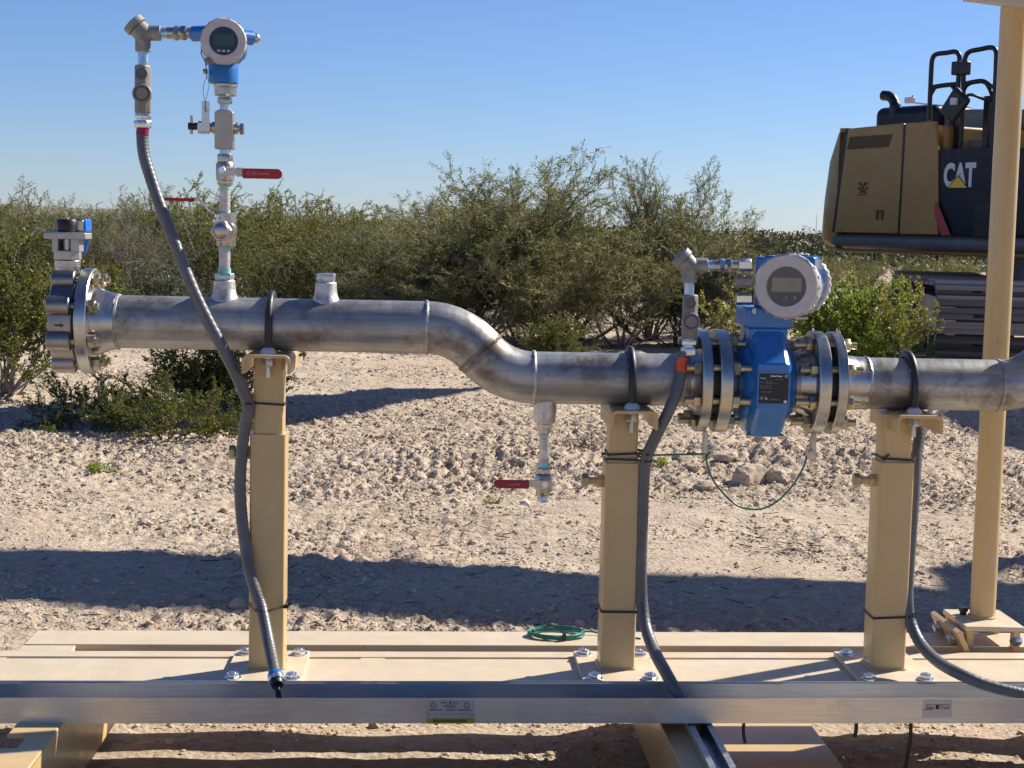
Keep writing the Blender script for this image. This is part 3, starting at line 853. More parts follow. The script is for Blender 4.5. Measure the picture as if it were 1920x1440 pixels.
MB().box(cf - w * .0060 + wz * .0035, (.064, .030, .0014), wx, wz, w).build('screen', 'lcd_light', dsp)
for k in (-1, 0, 1):
    MB().box(cf - w * .0060 + wz * -.0235 + wx * (.019 * k), (.0150, .0130, .0010), wx, wz, w).build('display_key', 'greyink', dsp, .0006)
t = MB()
for k, s in ((-1, '-'), (0, '+'), (1, 'E')): add_text(t, s, .011, cf - w * .0053 + wz * -.0275 + wx * (.019 * k - .003), wx, wz)
t.build('lettering', 'key', dsp)
b = MB().lathe(cf - w * .200, w, [(0, .062), (.004, .068), (.036, .068), (.040, .063)], 64)
for k in range(28):
    a = 2 * pi * k / 28; e = wx * cos(a) + wz * sin(a)
    b.box(cf - w * .181 + e * .0685, (.0034, .0062, .026), e, wz * cos(a) - wx * sin(a), w)
b.build('rear_cover', 'silver_cover', fm)
b = MB().box(cf - w * .095 + wz * .0655 + wx * .012, (.060, .055, .0016), wx, w, wz); b.build('top_label', 'faint', fm)
for i, py in enumerate((497, 528, 560)):
    q0, q1 = K(1408, py, -.055), K(1380, py, -.055)
    b = MB().hexa(q0, q1 if i else K(1384, py, -.055), .0138, .5); b.build('entry_plug', 'zinc' if i != 1 else 'fitgrey', fm)
b = MB().box(K(1414, 583, -.066), (.006, .008, .012)); b.cyl(K(1413, 583, -.060), K(1413, 583, -.076), .004, n=10); b.build('ground_screw', 'fit', fm)
b = MB().cyl(K(1490, 596, -.05), K(1514, 596, -.05), .006, n=12); b.build('head_lock_screw', 'fit', fm)
# bonding tabs under the flanges
for px, y0, y1, s in ((1321.5, 812, 856, 1), (1524.5, 816, 861, -1)):
    q0, q1 = K(px, y0, 0), K(px, y1, 0)
    b = MB().box((q0 + q1) / 2, (.009, .022, q0.z - q1.z + .01)); tb = b.build('bonding_tab', 'fit', fm, .0008)
    q = q1 + Vector((s * .010, -.004, .012))
    b = MB().box(q, (.014, .016, .024)); b.cyl(q + Vector((0, -.007, .005)), q + Vector((0, -.013, .005)), .0045, n=10); b.build('ground_lug', 'fit', tb, .001)

# ------------------------------------------------------------------ bonding wires
bw = MB().tube(spline([K(1333, 846, -.01), K(1325, 858, -.018), K(1328, 878, -.02), (K(1342, 908, -.025)), K(1375, 943, -.03), K(1402, 954, -.03), K(1432, 953, -.03), K(1462, 936, -.03), K(1490, 905, -.025), K(1508, 872, -.02), K(1512, 856, -.01)], 8), .0022, 8)
tag(bw.build('bonding_wire', 'wire', None, base=K(1400, 955, -.03)), 'thin green wire sagging in a loop under the flow meter', 'wire')
bw = MB().tube(spline([K(1323, 851, -.01), K(1290, 852, .0), K(1240, 853, .01), K(1205, 856, .02), K(1170, 870, .035), K(1160, 920, .034)], 8), .0022, 8)
tag(bw.build('bonding_wire', 'wire', None, base=K(1250, 853, 0)), 'straight green wire running from the meter tab to the middle post', 'wire')

# ================================================================== PIPE STANDS
ZD = .188           # top of the deck plates
TILT = .0062        # the skid stands a little higher at its right end
ZP = ZD + .012      # top of the base plates


def stand(px, py_top, zpipe, ubx, label, seed):
    u = K(px, 1245, -.058).x
    v = -.02; rr = random.Random(seed)
    ZD = globals()['ZD'] + TILT * u; ZP = ZD + .012
    t = thing('pipe_stand', label, 'pipe stand', (u, v, ZD), group='adjustable pipe stands')
    zt = K(px, py_top, v - .038).z
    zs = zpipe - R4 - .0005
    d = MB().box((u, v - .012, ZP - .006), (.168, .262, .012)); d.build('base_plate', 'deck', t, .0015)
    d = MB(); h = .0385; r = .007
    rp = [(sx * (h - r) + r * cos(a), sy * (h - r) + r * sin(a)) for sx, sy, a0 in ((1, 1, 0), (-1, 1, 90), (-1, -1, 180), (1, -1, 270)) for a in [radians(a0 + 15 * q) for q in range(7)]]
    ro = MB().prism(rp, (u, v, ZP - .001), X_, Y_, Z_, zt - ZP + .001); ro.build('outer_post', 'tan', t)
    wl = MB().tube([(u + q[0] * 1.03, v + q[1] * 1.03, ZP + .001) for q in rp], .0035, 6, closed=True); wl.build('weld_bead', 'tan', t)
    s = .032 / .0385
    MB().prism([(q[0] * s, q[1] * s) for q in rp], (u, v, zt - .02), X_, Y_, Z_, zs - zt + .014).build('inner_post', 'tan', t)
    # saddle: channel, web up, legs down, lying across the post (long in depth)
    W = .051; tk = .0062; rc = .014; LG = .040
    arc = [(W - rc + rc * sin(radians(a)), -rc + rc * cos(radians(a))) for a in (0, 22, 45, 67, 90)]
    arci = [(W - rc + (rc - tk) * sin(radians(a)), -rc + (rc - tk) * cos(radians(a))) for a in (90, 67, 45, 22, 0)]
    right = arc + [(W, -LG), (W - tk, -LG)] + arci
    prof = right + [(-x, y) for x, y in right[::-1]]
    us = K(ubx, 770, 0).x
    MB().prism(prof, (us, -.115, zs), X_, Z_, Y_, .215).build('saddle', 'tan', t, .0008)
    # U bolt
    b = MB(); ru = R4 + .0095
    arcp = [(us, ru * cos(radians(a)), zpipe + ru * sin(radians(a))) for a in range(0, 181, 6)]
    pts = [(us, ru, zs + .010), (us, ru, zpipe - .02)] + arcp + [(us, -ru, zpipe - .02), (us, -ru, zs + .012)]
    ub = b.tube(pts, .0082, 12).build('u_bolt', 'uboltsleeve', t)
    for y in (-ru, ru): MB().cyl((us, y, zs - .052), (us, y, zs + .014), .0062, n=14).build('thread_end', 'galv', ub)
    for y in (-ru, ru):
        b = MB().lathe((us, y, zs), Z_, [(0, .0175), (.003, .0175), (.008, .015), (.0125, .009), (.0135, .002)], 24); b.build('washer_dome', 'dome', ub)
        b = MB().hexa((us, y, zs - .028), (us, y, zs - .011), .0135, .3); b.lathe((us, y, zs - .0085), Z_, [(-.002, .0165), (.002, .0165)], 20); b.build('nut', 'galv', ub)
    # locking bolt on the left side
    zj = zt - .045; ul = u - .0385
    b = MB().hexa((ul, v, zj), (ul - .014, v, zj), .0155, .3); b.cyl((ul - .012, v, zj), (ul - .034, v, zj), .0085, n=14); b.build('lock_nut', 'tan', t, .0005)
    b = MB().cyl((ul - .02, v, zj), (ul - .036, v, zj), .0078, n=14); b.hexa((ul - .034, v, zj), (ul - .048, v, zj), .0160, .5); b.build('lock_bolt', 'olive', t)
    for sx in (-1, 1):
        for sy in (-1, 1):
            q = Vector((u + sx * .061 + rr.uniform(-.003, .003), v - .012 + sy * .098, ZP))
            b = MB().lathe(q, Z_, [(0, .0185), (.0028, .0185), (.003, .0172)], 24); b.hexa(q + Vector((0, 0, .003)), q + Vector((0, 0, .0125)), .0132, rr.uniform(0, 1)); b.cyl(q + Vector((0, 0, .0125)), q + Vector((0, 0, .0145)), .007, n=12)
            b.build('anchor_bolt', 'zinc', t)
    return u, v, zt, zs


S1 = stand(499, 815, ZU, 508, 'taller tan steel pipe stand with a clamp under the upper pipe', 1)
S2 = stand(1158, 869, ZL, 1178, 'tan steel pipe stand between the S bend and the flow meter', 2)
S3 = stand(1666, 868, ZL, 1697, 'tan steel pipe stand right of the flow meter', 3)

# ================================================================== FLEXIBLE CONDUITS
def conduit(name, label, pts, r, rib_from=None):
    P = spline(pts, 14)
    # resample finely so the jacket's ribs are real
    Q = [P[0]]; 
    for a, b in zip(P[:-1], P[1:]):
        n = max(1, int((b - a).length / .0028))
        Q += [a + (b - a) * (i / n) for i in range(1, n + 1)]
    R = [r * (1 + .030 * sin(2 * pi * i * .0028 / .0085)) for i in range(len(Q))]
    base = Q[len(Q) // 2]
    t = thing(name, label, 'conduit', base, group='grey flexible conduits')
    MB().tube(Q, R, 18).build('jacket', 'conduit', t)
    return t, Q


c1 = [K(268, 236, 0), K(267, 262, -.004), K(271, 295, -.012), K(283, 335, -.022), K(300, 385, -.036), K(320, 435, -.050), K(340, 488, -.064), K(362, 543, -.076), K(388, 598, -.084), K(416, 650, -.086), K(443, 703, -.080), K(461, 745, -.066), K(466, 765, -.060), K(459, 800, -.056), K(453, 855, -.054), K(450, 915, -.054), K(455, 985, -.060), K(467, 1065, -.076), K(481, 1115, -.090), K(491, 1142, -.100), K(503, 1200, -.150), K(513, 1250, -.215), K(517, 1270, -.245)]
t1, Q1 = conduit('flexible_conduit', 'grey flexible conduit from the top transmitter, crossing the upper pipe to the tray', c1, .0128)
b = MB().tube(Q1[2:11], .0137, 18); b.build('marker_tape', 'maroon', t1)
e0, e1 = Q1[-1], Q1[-1] + (Q1[-1] - Q1[-6]).normalized() * .026
d = (e1 - e0).normalized()
b = MB().lathe(e0 - d * .010, d, [(0, .0150), (.004, .0165), (.012, .0165), (.016, .0150)], 24); b.build('end_bushing', 'blue', t1)
b = MB().lathe(e0 + d * .004, d, [(0, .0163), (.012, .0163)], 24); b.build('end_ring', 'zinc', t1)
b = MB().lathe(e0 + d * .014, d, [(0, .0150), (.012, .0125)], 24); b.tube(spline([e0 + d * .016, e1 + Vector((.004, -.01, -.02)), e1 + Vector((.012, -.03, -.048))], 8), .0062, 10); b.build('cable', 'black', t1)

zt_ = .2225
c2 = [K(1281, 660, -.060), K(1277, 700, -.068), K(1268, 735, -.076), K(1255, 768, -.082), K(1239, 800, -.080), K(1224, 830, -.072), K(1211, 862, -.062), K(1207, 905, -.056), K(1205, 960, -.054), K(1203, 1020, -.052), K(1202, 1080, -.054), K(1204, 1130, -.060), K(1212, 1180, -.095), K(1229, 1225, -.165), K(1249, 1262, -.262), K(1270, 1298, -.305), K(1296, 1330, -.312), K(1330, 1340, -.312)]
t2, Q2 = conduit('flexible_conduit', 'grey flexible conduit with an orange tape band beside the flow meter', c2, .0128)
b = MB().tube(Q2[4:14], .0138, 18); b.build('marker_tape', 'orange', t2)
c3 = [K(1790, 748, .16), K(1762, 765, .13), K(1742, 783, .10), K(1728, 806, .07), K(1721, 840, .045), K(1717, 880, .02), K(1713, 940, -.005), K(1708, 1010, -.025), K(1703, 1080, -.035), K(1702, 1130, -.045), K(1708, 1168, -.060), K(1727, 1208, -.105), K(1758, 1240, -.185), K(1800, 1264, -.270), K(1855, 1286, -.298), K(1925, 1303, -.310), K(2010, 1322, -.312)]
t3, Q3 = conduit('flexible_conduit', 'grey flexible conduit curving behind the right post down into the tray', c3, .0128)

# ================================================================== CABLE TIES
def tie(loop, label, tail=None, w=.0052):
    P = [Vector(p) for p in loop]; base = P[0]
    mb = MB(); n = len(P); vs = []; fs = []
    ctr = sum(P, Vector()) / n
    for p in P:
        o = (p - ctr); o.z = 0; o = o.normalized() * .0013
        for s, q in ((-1, 0), (1, 0), (1, 1), (-1, 1)): vs.append(p + Vector((0, 0, s * w / 2)) + o * q)
    for i in range(n):
        j = (i + 1) % n
        for k in range(4): fs.append((i * 4 + k, i * 4 + (k + 1) % 4, j * 4 + (k + 1) % 4, j * 4 + k))
    mb.add(vs, fs)
    if tail is not None:
        mb.box(P[tail] + Vector((.003, -.002, 0)), (.010, .007, .008)); mb.box(P[tail] + Vector((.010, -.003, .006)), (.012, .0012, .0045), Vector((.8, 0, .6)), Y_, Vector((-.6, 0, .8)))
    o = mb.build('cable_tie', 'black', None, base=base)
    return tag(o, label, 'cable tie', 'black cable ties on the posts')


def rect_tie(S, py, hw, extra, label, tail=None, slope=0.0, dz=0.0):
    """around the post and the conduit at points extra (list of xy in the frame)"""
    u, v = S[0], S[1]; z = K(500 if S is S1 else 1160 if S is S2 else 1668, py, v - hw).z + dz
    h = hw + .0012
    loop = [(u - h, v + h), (u - h, v - h), (u + h, v - h), (u + h, v + h)]
    pts = loop[:]
    if extra == 'left':   # conduit at the left front
        c = min(Q1, key=lambda q: abs(q.z - z)); pts = [(u - h, v + h), (c.x - .012, c.y + .008), (c.x - .014, c.y - .004), (c.x - .004, c.y - .0145), (c.x + .009, c.y - .0125), (u - h + .004, v - h), (u + h, v - h), (u + h, v + h)]
    if extra == 'front':
        c = min(Q1, key=lambda q: abs(q.z - z)); pts = [(u - h, v + h), (u - h, v - h), (c.x - .013, c.y - .006), (c.x, c.y - .0148), (c.x + .013, c.y - .006), (u + h, v - h), (u + h, v + h)]
    if extra in ('right', 'right3'):
        Q = Q2 if extra == 'right' else Q3
        c = min(Q, key=lambda q: abs(q.z - z)); pts = [(u - h, v + h), (u - h, v - h), (u + h, v - h), (c.x - .004, c.y - .0145), (c.x + .012, c.y - .008), (c.x + .0145, c.y + .004), (c.x + .004, c.y + .0145), (u + h, v + h)]
    return tie([(x, y, z + slope * (x - u)) for x, y in pts], label, tail)


rect_tie(S1, 757, .032, 'left', 'black cable tie high on the tall left post, holding the conduit', None, -.05)
rect_tie(S1, 1135, .0385, 'front', 'black cable tie low on the tall left post, crossing over the conduit', 5, -.03)
rect_tie(S2, 858, .0385, 'right', 'lower of two crossed black cable ties at the middle post collar', None, -.02, -.004)
rect_tie(S2, 851, .033, 'right', 'upper of two crossed black cable ties at the middle post collar', None, .06)
rect_tie(S2, 1147, .0385, None, 'black cable tie low on the middle post', None, 0)
rect_tie(S3, 861, .033, 'right3', 'black cable tie high on the right post below its saddle', 1, -.05)
rect_tie(S3, 1158, .0385, 'right3', 'black cable tie low on the right post beside the curving conduit', 2, .05)

# ================================================================== CABLE TRAY
vb = KZ(960, 1277, zt_).y; vf = KZ(960, 1309, zt_).y
zbt = K(960, 1356, vf).z
tr = thing('cable_tray', 'long aluminium cable tray running along the skid front', 'cable tray', (0, (vb + vf) / 2, zbt))
tr.rotation_euler.y = -TILT
UL, UR = -1.35, 1.5
def rail(vc, lip):
    # a wall with small rolled lips, extruded along x
    t_ = .0022; s = lip
    pr = [(0, 0), (t_, 0), (t_, zt_ - zbt), (0, zt_ - zbt)]
    b = MB().prism([(-.0011, 0), (.0011, 0), (.0011, zt_ - zbt - .0015), (.0005, zt_ - zbt), (-.0011, zt_ - zbt)], (UL, vc, zbt), Y_, Z_, X_, UR - UL)
    b.prism([(-.001 + (s < 0) * 0, zt_ - zbt - .0048), (s * .006, zt_ - zbt - .0048), (s * .006, zt_ - zbt - .0034), (-.001, zt_ - zbt - .0034)], (UL, vc + s * .0012, zbt), Y_, Z_, X_, UR - UL)
    return b


rail(vf, 1).build('front_wall', 'tray', tr)
rail(vb, -1).build('back_wall', 'tray', tr)
MB().box(((UL + UR) / 2, (vb + vf) / 2, zbt + .0011), (UR - UL - .002, vb - vf - .0025, .0022)).build('tray_floor', 'tray', tr)
yf = vf - .0011
def sticker(px0, py0, px1, py1, name, m='sticker', off=.0008):
    a0, a1 = K(px0, py0, yf), K(px1, py1, yf)
    o = MB().box(((a0.x + a1.x) / 2, yf - off / 2 - .0001, (a0.z + a1.z) / 2), (a1.x - a0.x, off, a0.z - a1.z)).build(name, m, tr)
    return o, Vector((a0.x, yf - off - .0003, a0.z)), a1.x - a0.x, a0.z - a1.z
st, o_, w_, h_ = sticker(1731, 1317, 1784, 1350, 'maker_sticker')
t = MB(); add_text(t, 'Snap', .0112, o_ + Vector((.004, 0, -.019)), X_, Z_, .88, shear=.3, bold=.00012)
add_text(t, 'Track', .0112, o_ + Vector((.0335, 0, -.019)), X_, Z_, .84, shear=.2, bold=.00012)
t.box(o_ + Vector((.0298, 0, -.0142)), (.0072, .0006, .0092)); t.box(o_ + Vector((.0165, 0, -.0098)), (.020, .0006, .0009)); t.box(o_ + Vector((.0435, 0, -.0098)), (.021, .0006, .0009)); t.box(o_ + Vector((.010, 0, -.0202)), (.018, .0006, .0008))
t.build('lettering', 'ink', st)
st, o_, w_, h_ = sticker(799, 1312, 890, 1346, 'rating_sticker')
sy, _, _, _ = sticker(800, 1345.5, 890, 1356, 'warning_strip', 'yellow', .0012)
t = MB()
for x in (.0150, .0820):
    t.ring(o_ + Vector((x, 0, -.0105)), Y_, .0055, .0008, 24, 5)
    add_text(t, 'UL', .0068, o_ + Vector((x - .0038, 0, -.0128)), X_, Z_, .85, bold=.0001)
    add_text(t, 'LISTED', .0030, o_ + Vector((x - .0055, 0, -.0042)), X_, Z_, 1.0)
add_text(t, 'SNAP', .0046, o_ + Vector((.0308, 0, -.0064)), X_, Z_, 1.1, bold=.00015)
add_text(t, 'TRACK', .0046, o_ + Vector((.0530, 0, -.0064)), X_, Z_, .9, bold=.00015)
t.cyl(o_ + Vector((.0490, 0, -.0045)), o_ + Vector((.0490, -.0006, -.0045)), .0026, n=16)
rr = random.Random(8)
for (y, x0, x1) in ((.0095, .038, .060), (.0120, .037, .060), (.0145, .038, .060), (.0188, .040, .059), (.0212, .041, .057), (.0190, .006, .033), (.0203, .006, .032), (.0188, .064, .088), (.0210, .064, .094), (.0282, .002, .014), (.0282, .019, .023), (.0282, .029, .062), (.0276, .068, .080), (.0282, .084, .093)):
    x = x0
    while x < x1:
        w2 = rr.uniform(.001, .003); t.box(o_ + Vector((x + w2 / 2, 0, -y)), (w2, .0005, .0013)); x += w2 + .0007
t.build('small_print', 'greyink', st)
t = MB(); a0 = K(812, 1351, yf - .0016); a1 = K(876, 1351, yf - .0016)
t.box((a0 + a1) / 2, (a1.x - a0.x, .0005, .006)); t.build('strip_print', 'olivegold', sy)

# ================================================================== SKID FRAME
sk = thing('skid_frame', 'low tan steel skid frame carrying the three stands', 'skid', (0, 0, .0))
sk.rotation_euler.y = -TILT
vslot = KZ(960, 1234, ZD).y
vgf, vgb = KZ(960, 1221.5, ZD).y, KZ(960, 1210, ZD).y
vfar = KZ(960, 1184, ZD).y
kx = lambda px, py: KZ(px, py, ZD).x
DL, DR = -1.5, 1.75
DF = vb + .012
tkp = .016
MB().box(((DL + DR) / 2, (DF + vslot - .0075) / 2, ZD - tkp / 2), (DR - DL, vslot - .0075 - DF, tkp)).build('front_deck_plate', 'deck', sk, .0025)
MB().box(((DL + DR) / 2, (vgf + vslot + .0065) / 2, ZD - tkp / 2), (DR - DL, vgf - vslot - .0075, tkp)).build('inner_deck_plate', 'deck', sk, .0025)
fl = kx(52, 1195)
MB().box(((fl + DR) / 2, (vfar + vgb) / 2, ZD - tkp / 2), (DR - fl, vfar - vgb, tkp)).build('rear_deck_plate', 'deck', sk, .0025)
MB().box(((fl + DR) / 2, vgb + .006, ZD - tkp - .055), (DR - fl - .01, .007, .108)).build('rear_beam_web', 'tan', sk)
MB().box(((DL + DR) / 2, vslot - .03, ZD - tkp - .035), (DR - DL, .006, .069)).build('front_beam_web', 'tan', sk)
# weld bridges that close the slot and the gap
b = MB()
for a_, c_ in ((-40, 4), (430, 580), (676, 722), (1088, 1246), (1557, 1625)):
    x0, x1 = kx(a_, 1234), kx(c_, 1234); b.box(((x0 + x1) / 2, vslot - .0005, ZD - tkp / 2 - .0010), (x1 - x0, .0145, tkp - .002))
b.build('slot_weld', 'deck', sk, .0015)
b = MB()
for a_, c_ in ((30, 132),):
    x0, x1 = kx(a_, 1216), kx(c_, 1216); b.box(((x0 + x1) / 2, (vgf + vgb) / 2, ZD - tkp / 2 - .0012), (x1 - x0, vgb - vgf + .001, tkp - .0024))
b.build('gap_plate', 'deck', sk, .001)
zc_ = .145


def beam(u0, u1, va, vb_, z0, z1, tf=.009, tw=.007):
    b = MB(); um_ = (u0 + u1) / 2; L = vb_ - va
    b.box((um_, (va + vb_) / 2, z1 - tf / 2), (u1 - u0, L, tf)); b.box((um_, (va + vb_) / 2, z0 + tf / 2), (u1 - u0, L, tf))
    b.box((um_, (va + vb_) / 2, (z0 + z1) / 2), (tw, L - .002, z1 - z0 - tf * 2 + .001))
    return b


xa = KZ(1239, 1358, zc_).x; xb = KZ(1332, 1358, zc_).x
b = MB(); L0, L1 = -1.5, vfar - .03
b.box((xa + .004, (L0 + L1) / 2, zc_ / 2), (.008, L1 - L0, zc_ - .004)); b.box(((xa + xb) / 2, (L0 + L1) / 2, zc_ - .004), (xb - xa, L1 - L0, .008)); b.box(((xa + xb) / 2, (L0 + L1) / 2, .006), (xb - xa, L1 - L0, .008))
b.build('cross_beam', 'tan', sk, .0015)
x1_, x2_ = KZ(1352, 1395, -.012).x, KZ(1538, 1385, -.012).x
MB().box(((x1_ + x2_) / 2, -.35, -.016), (x2_ - x1_, 2.0, .008)).build('base_flange', 'tan', sk, .002)
# lifting end of the left beam
zl_ = .172
xr = KZ(112, 1358, zl_).x; xl = KZ(25, 1358, zl_).x
b = MB(); b.box((xr - .004, (L0 + L1) / 2, zl_ / 2), (.008, L1 - L0, zl_ - .004)); b.box(((xr + xl) / 2, (L0 + L1) / 2, .006), (xr - xl, L1 - L0, .008))
vv = [(-1.5, -1.02), (-.92, -.74), (-.64, -.50), (-.42, L1)]
for a_, c_ in vv: b.box(((xr + xl) / 2, (a_ + c_) / 2, zl_ - .005), (xr - xl, c_ - a_, .010))
b.box((xr - .026, (L0 + L1) / 2, zl_ - .005), (.050, L1 - L0, .0094))
b.build('cross_beam', 'tan', sk, .003)
xq = KZ(2150, 1300, zc_).x
MB().box((xq, (L0 + L1) / 2, zc_ / 2), (.12, L1 - L0, zc_ - .004)).build('cross_beam', 'tan', sk, .002)
# strut channel on the middle beam
xs0, xs1 = xb - .060, xb - .012
b = MB(); zs0 = zc_ + .001; va_, vb2 = -.60, DF - .005
b.box(((xs0 + xs1) / 2, (va_ + vb2) / 2, zs0 + .0012), (xs1 - xs0, vb2 - va_, .0024))
zs1 = zbt - .001
for x, s in ((xs0, 1), (xs1, -1)):
    b.box((x, (va_ + vb2) / 2, (zs0 + zs1) / 2), (.0026, vb2 - va_, zs1 - zs0)); b.box((x + s * .005, (va_ + vb2) / 2, zs1 - .0012), (.0125, vb2 - va_, .0025))
tag(b.build('strut_channel', 'galv', None, base=((xs0 + xs1) / 2, -.4, zs0)), 'slotted galvanised strut channel under the tray on the cross beam', 'strut channel')

# cables hanging under the tray
for (pts, r, lab) in (([(1395, 1352), (1394, 1372), (1397, 1393)], .0035, 'short black cable end poking out below the tray, left of the two short ones'),
                      ([(1606, 1352), (1605, 1370), (1603, 1382)], .0042, 'shortest black cable stub below the tray under the right post'),
                      ([(1708, 1350), (1707, 1385), (1702, 1415), (1697, 1450), (1690, 1500)], .0040, 'long black cable hanging below the maker sticker out of the picture')):
    P = spline([K(x, y, (vb + vf) / 2) for x, y in pts], 8)
    tag(MB().tube(P, r, 8).build('hanging_cable', 'black', None, base=P[0]), lab, 'cable')

# green coil of wire lying on the rear plate
cz = ZD; cc_ = KZ(1044, 1193, cz)
b = MB(); P = []; rr = random.Random(5)
for i in range(260):
    a = 2 * pi * i / 40; k_ = i / 260
    P.append((cc_.x + (.063 + .005 * sin(i * .21) + .003 * cos(i * .57)) * cos(a + .2), cc_.y + (.044 + .004 * cos(i * .17)) * sin(a + .2), cz + .003 + .009 * k_ + .002 * sin(a) * sin(i * .11) + .001))
P += [(cc_.x + .085, cc_.y + .012, cz + .009), (cc_.x + .11, cc_.y + .004, cz + .006), (cc_.x + .14, cc_.y - .005, cz + .004), (cc_.x + .2, cc_.y - .03, cz + .004)]
wc = thing('wire_coil', 'coil of green wire lying on the rear deck plate', 'wire coil', (cc_.x, cc_.y, cz))
b.tube([Vector(p) for p in P], .0021, 7).build('wire', 'wire', wc)
b = MB(); q = Vector((cc_.x + .014, cc_.y - .043, cz + .006))
b.box(q, (.008, .016, .026)); b.box(q + Vector((.000, -.006, -.022)), (.007, .002, .034)); b.tube(spline([q + Vector((0, 0, .012)), q + Vector((-.02, .03, .020)), q + Vector((-.034, .075, .016)), q + Vector((-.03, .088, .004))], 6), .0022, 6)
b.build('tie', 'black', wc)

# ================================================================== CANOPY POST at the right
zpp = KZ(1842, 1158, ZD).z
vpo = .27
base = K(1842, 1153, vpo)
top = K(1901, 6, vpo)
cp = thing('canopy_post', 'tan round steel post at the right, clamped to the rear deck', 'post', (base.x, vpo, ZD))
MB().cyl(base + Vector((0, 0, -.004)), (base.x, vpo, top.z), .0302, n=48).build('post', 'tan', cp)
MB().ring(base + Vector((0, 0, -.003)), Z_, .0315, .004, 40, 8).build('weld_bead', 'tan', cp)
zpl = base.z - .004
fL, fR = KZ(1812, 1175, zpl), KZ(1917, 1173, zpl); bL = KZ(1770, 1142, zpl)
b = MB().box(((fL.x + fR.x) / 2, (fL.y + bL.y) / 2, zpl - .006), (fR.x - fL.x, bL.y - fL.y, .012)); b.build('base_plate', 'deck', cp, .002)
h0 = zpl - .012 - ZD
for s, x in ((1, fL.x + .012), (-1, fR.x - .016)):
    MB().box((x, fL.y + .016, ZD + h0 / 2), (.016, .024, h0)).build('clamp_leg', 'tan', cp, .001)
    MB().box((x, bL.y - .02, ZD + h0 / 2), (.016, .024, h0)).build('clamp_leg', 'tan', cp, .001)
dv = (bL.y - fL.y)
b = MB().box((fL.x - .014, (fL.y + bL.y) / 2 - .01, ZD + h0 * .52 + .004), (.012, dv + .03, h0 + .004), Vector((.9, 0, .44)).normalized(), Y_, Vector((-.44, 0, .9)).normalized()); b.build('clamp_plate', 'tan', cp, .0015)
for y in (fL.y + .03, bL.y - .045):
    q = Vector((fL.x - .022, y, ZD + h0 * .55)); d = Vector((-.9, 0, -.44)).normalized()
    b = MB().lathe(q, d, [(0, .0165), (.003, .0165)], 20); b.hexa(q + d * .003, q + d * .014, .0125, .3); b.build('clamp_bolt', 'zinc', cp)
q = Vector((fR.x - .006, fL.y + .014, ZD + h0 * .5)); b = MB().hexa(q, q + Vector((-.02, -.01, 0)), .0115); b.build('clamp_bolt', 'zinc', cp)
q = KZ(1806, 1152, zpl); b = MB().hexa(q, q + Vector((0, 0, .010)), .009); b.cyl(q + Vector((0, 0, .009)), q + Vector((0, 0, .018)), .0115, n=12); b.build('plug', 'black', cp)
# sheet at the post head, its lower edge sloping out of the picture
ra = K(1832, 0, vpo - .05); rb_ = K(1920, 11, vpo - .05); d = (rb_ - ra).normalized(); n_ = Vector((-d.z, 0, d.x))
b = MB(); L = .95; cen = ra - d * .02 + d * L / 2
b.box(cen + n_ * .014 + Y_ * .03, (L, .028, .028), d, Y_, n_); b.build('roof_frame', 'roofpanel', cp, .002)
MB().box(cen + n_ * .040 - Y_ * .42, (L + .02, .94, .022), d, Y_, n_).build('roof_sheet', 'galv', cp, .002)

# ================================================================== EXCAVATOR (far right)
def KE(px, py, b=0.0): return K(px, py, b, EX)


ex = thing('excavator', 'large tan and navy tracked excavator parked beyond the bushes at the right', 'excavator', (0, 0, 0), EX)
zt_e = KE(1600, 239).z; zb_e = KE(1600, 466).z
a_s1, a_s2, a_n0 = KE(1571, 340).x, KE(1687, 340).x, KE(1756, 360).x
a_end = a_n0 + 2.2
WB = 2.7
out = []
for i in range(9):
    t = pi / 2 * i / 8; out.append((a_s1 - .30 * sin(t) - .0, .55 - .55 * cos(t)))
out[0] = (a_s1, 0)
ol = [(a_s1, 0.0)] + [(a_s1 - .04 - .48 * sin(pi / 2 * i / 8), .55 - .55 * cos(pi / 2 * i / 8)) for i in range(9)]
ol += [(a_s1 - .56, WB / 2)] + [(p[0], WB - p[1]) for p in ol[::-1]]
b = MB(); vs = []; fs = []; no = len(ol)
lv = [(zb_e + .0, .20), (zb_e + .03, .08), (zb_e + .10, .0), (zb_e + .5, .02), (zt_e - .34, .07), (zt_e - .04, .17), (zt_e, .20)]
for z, ins in lv:
    for (a_, y_) in ol:
        f = min(1, max(0, (a_s1 - a_) / .12)); yy = y_
        vs.append((a_ + ins * f, yy + (.04 if yy < WB / 2 else -.04) * f * ins / .25, z))
for j in range(len(lv) - 1):
    for i in range(no): fs.append((j * no + i, j * no + (i + 1) % no, (j + 1) * no + (i + 1) % no, (j + 1) * no + i))
fs += [tuple(range(no - 1, -1, -1)), tuple((len(lv) - 1) * no + i for i in range(no))]
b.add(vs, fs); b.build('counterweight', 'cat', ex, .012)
zl_e = KE(1690, 440).z
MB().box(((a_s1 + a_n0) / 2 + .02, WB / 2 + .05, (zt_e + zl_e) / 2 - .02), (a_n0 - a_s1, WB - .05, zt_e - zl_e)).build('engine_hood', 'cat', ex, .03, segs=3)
# door panel that follows the photographed outline
def side(name, pts, m, th=.035, bev=.006, parent=ex, off=0.0):
    P = [KE(p[0], p[1], -(th + off)) for p in pts]
    return MB().prism([(p.x, p.z) for p in P], (0, -off, 0), X_, Z_, (0, -1, 0), th).build(name, m, parent, bev)


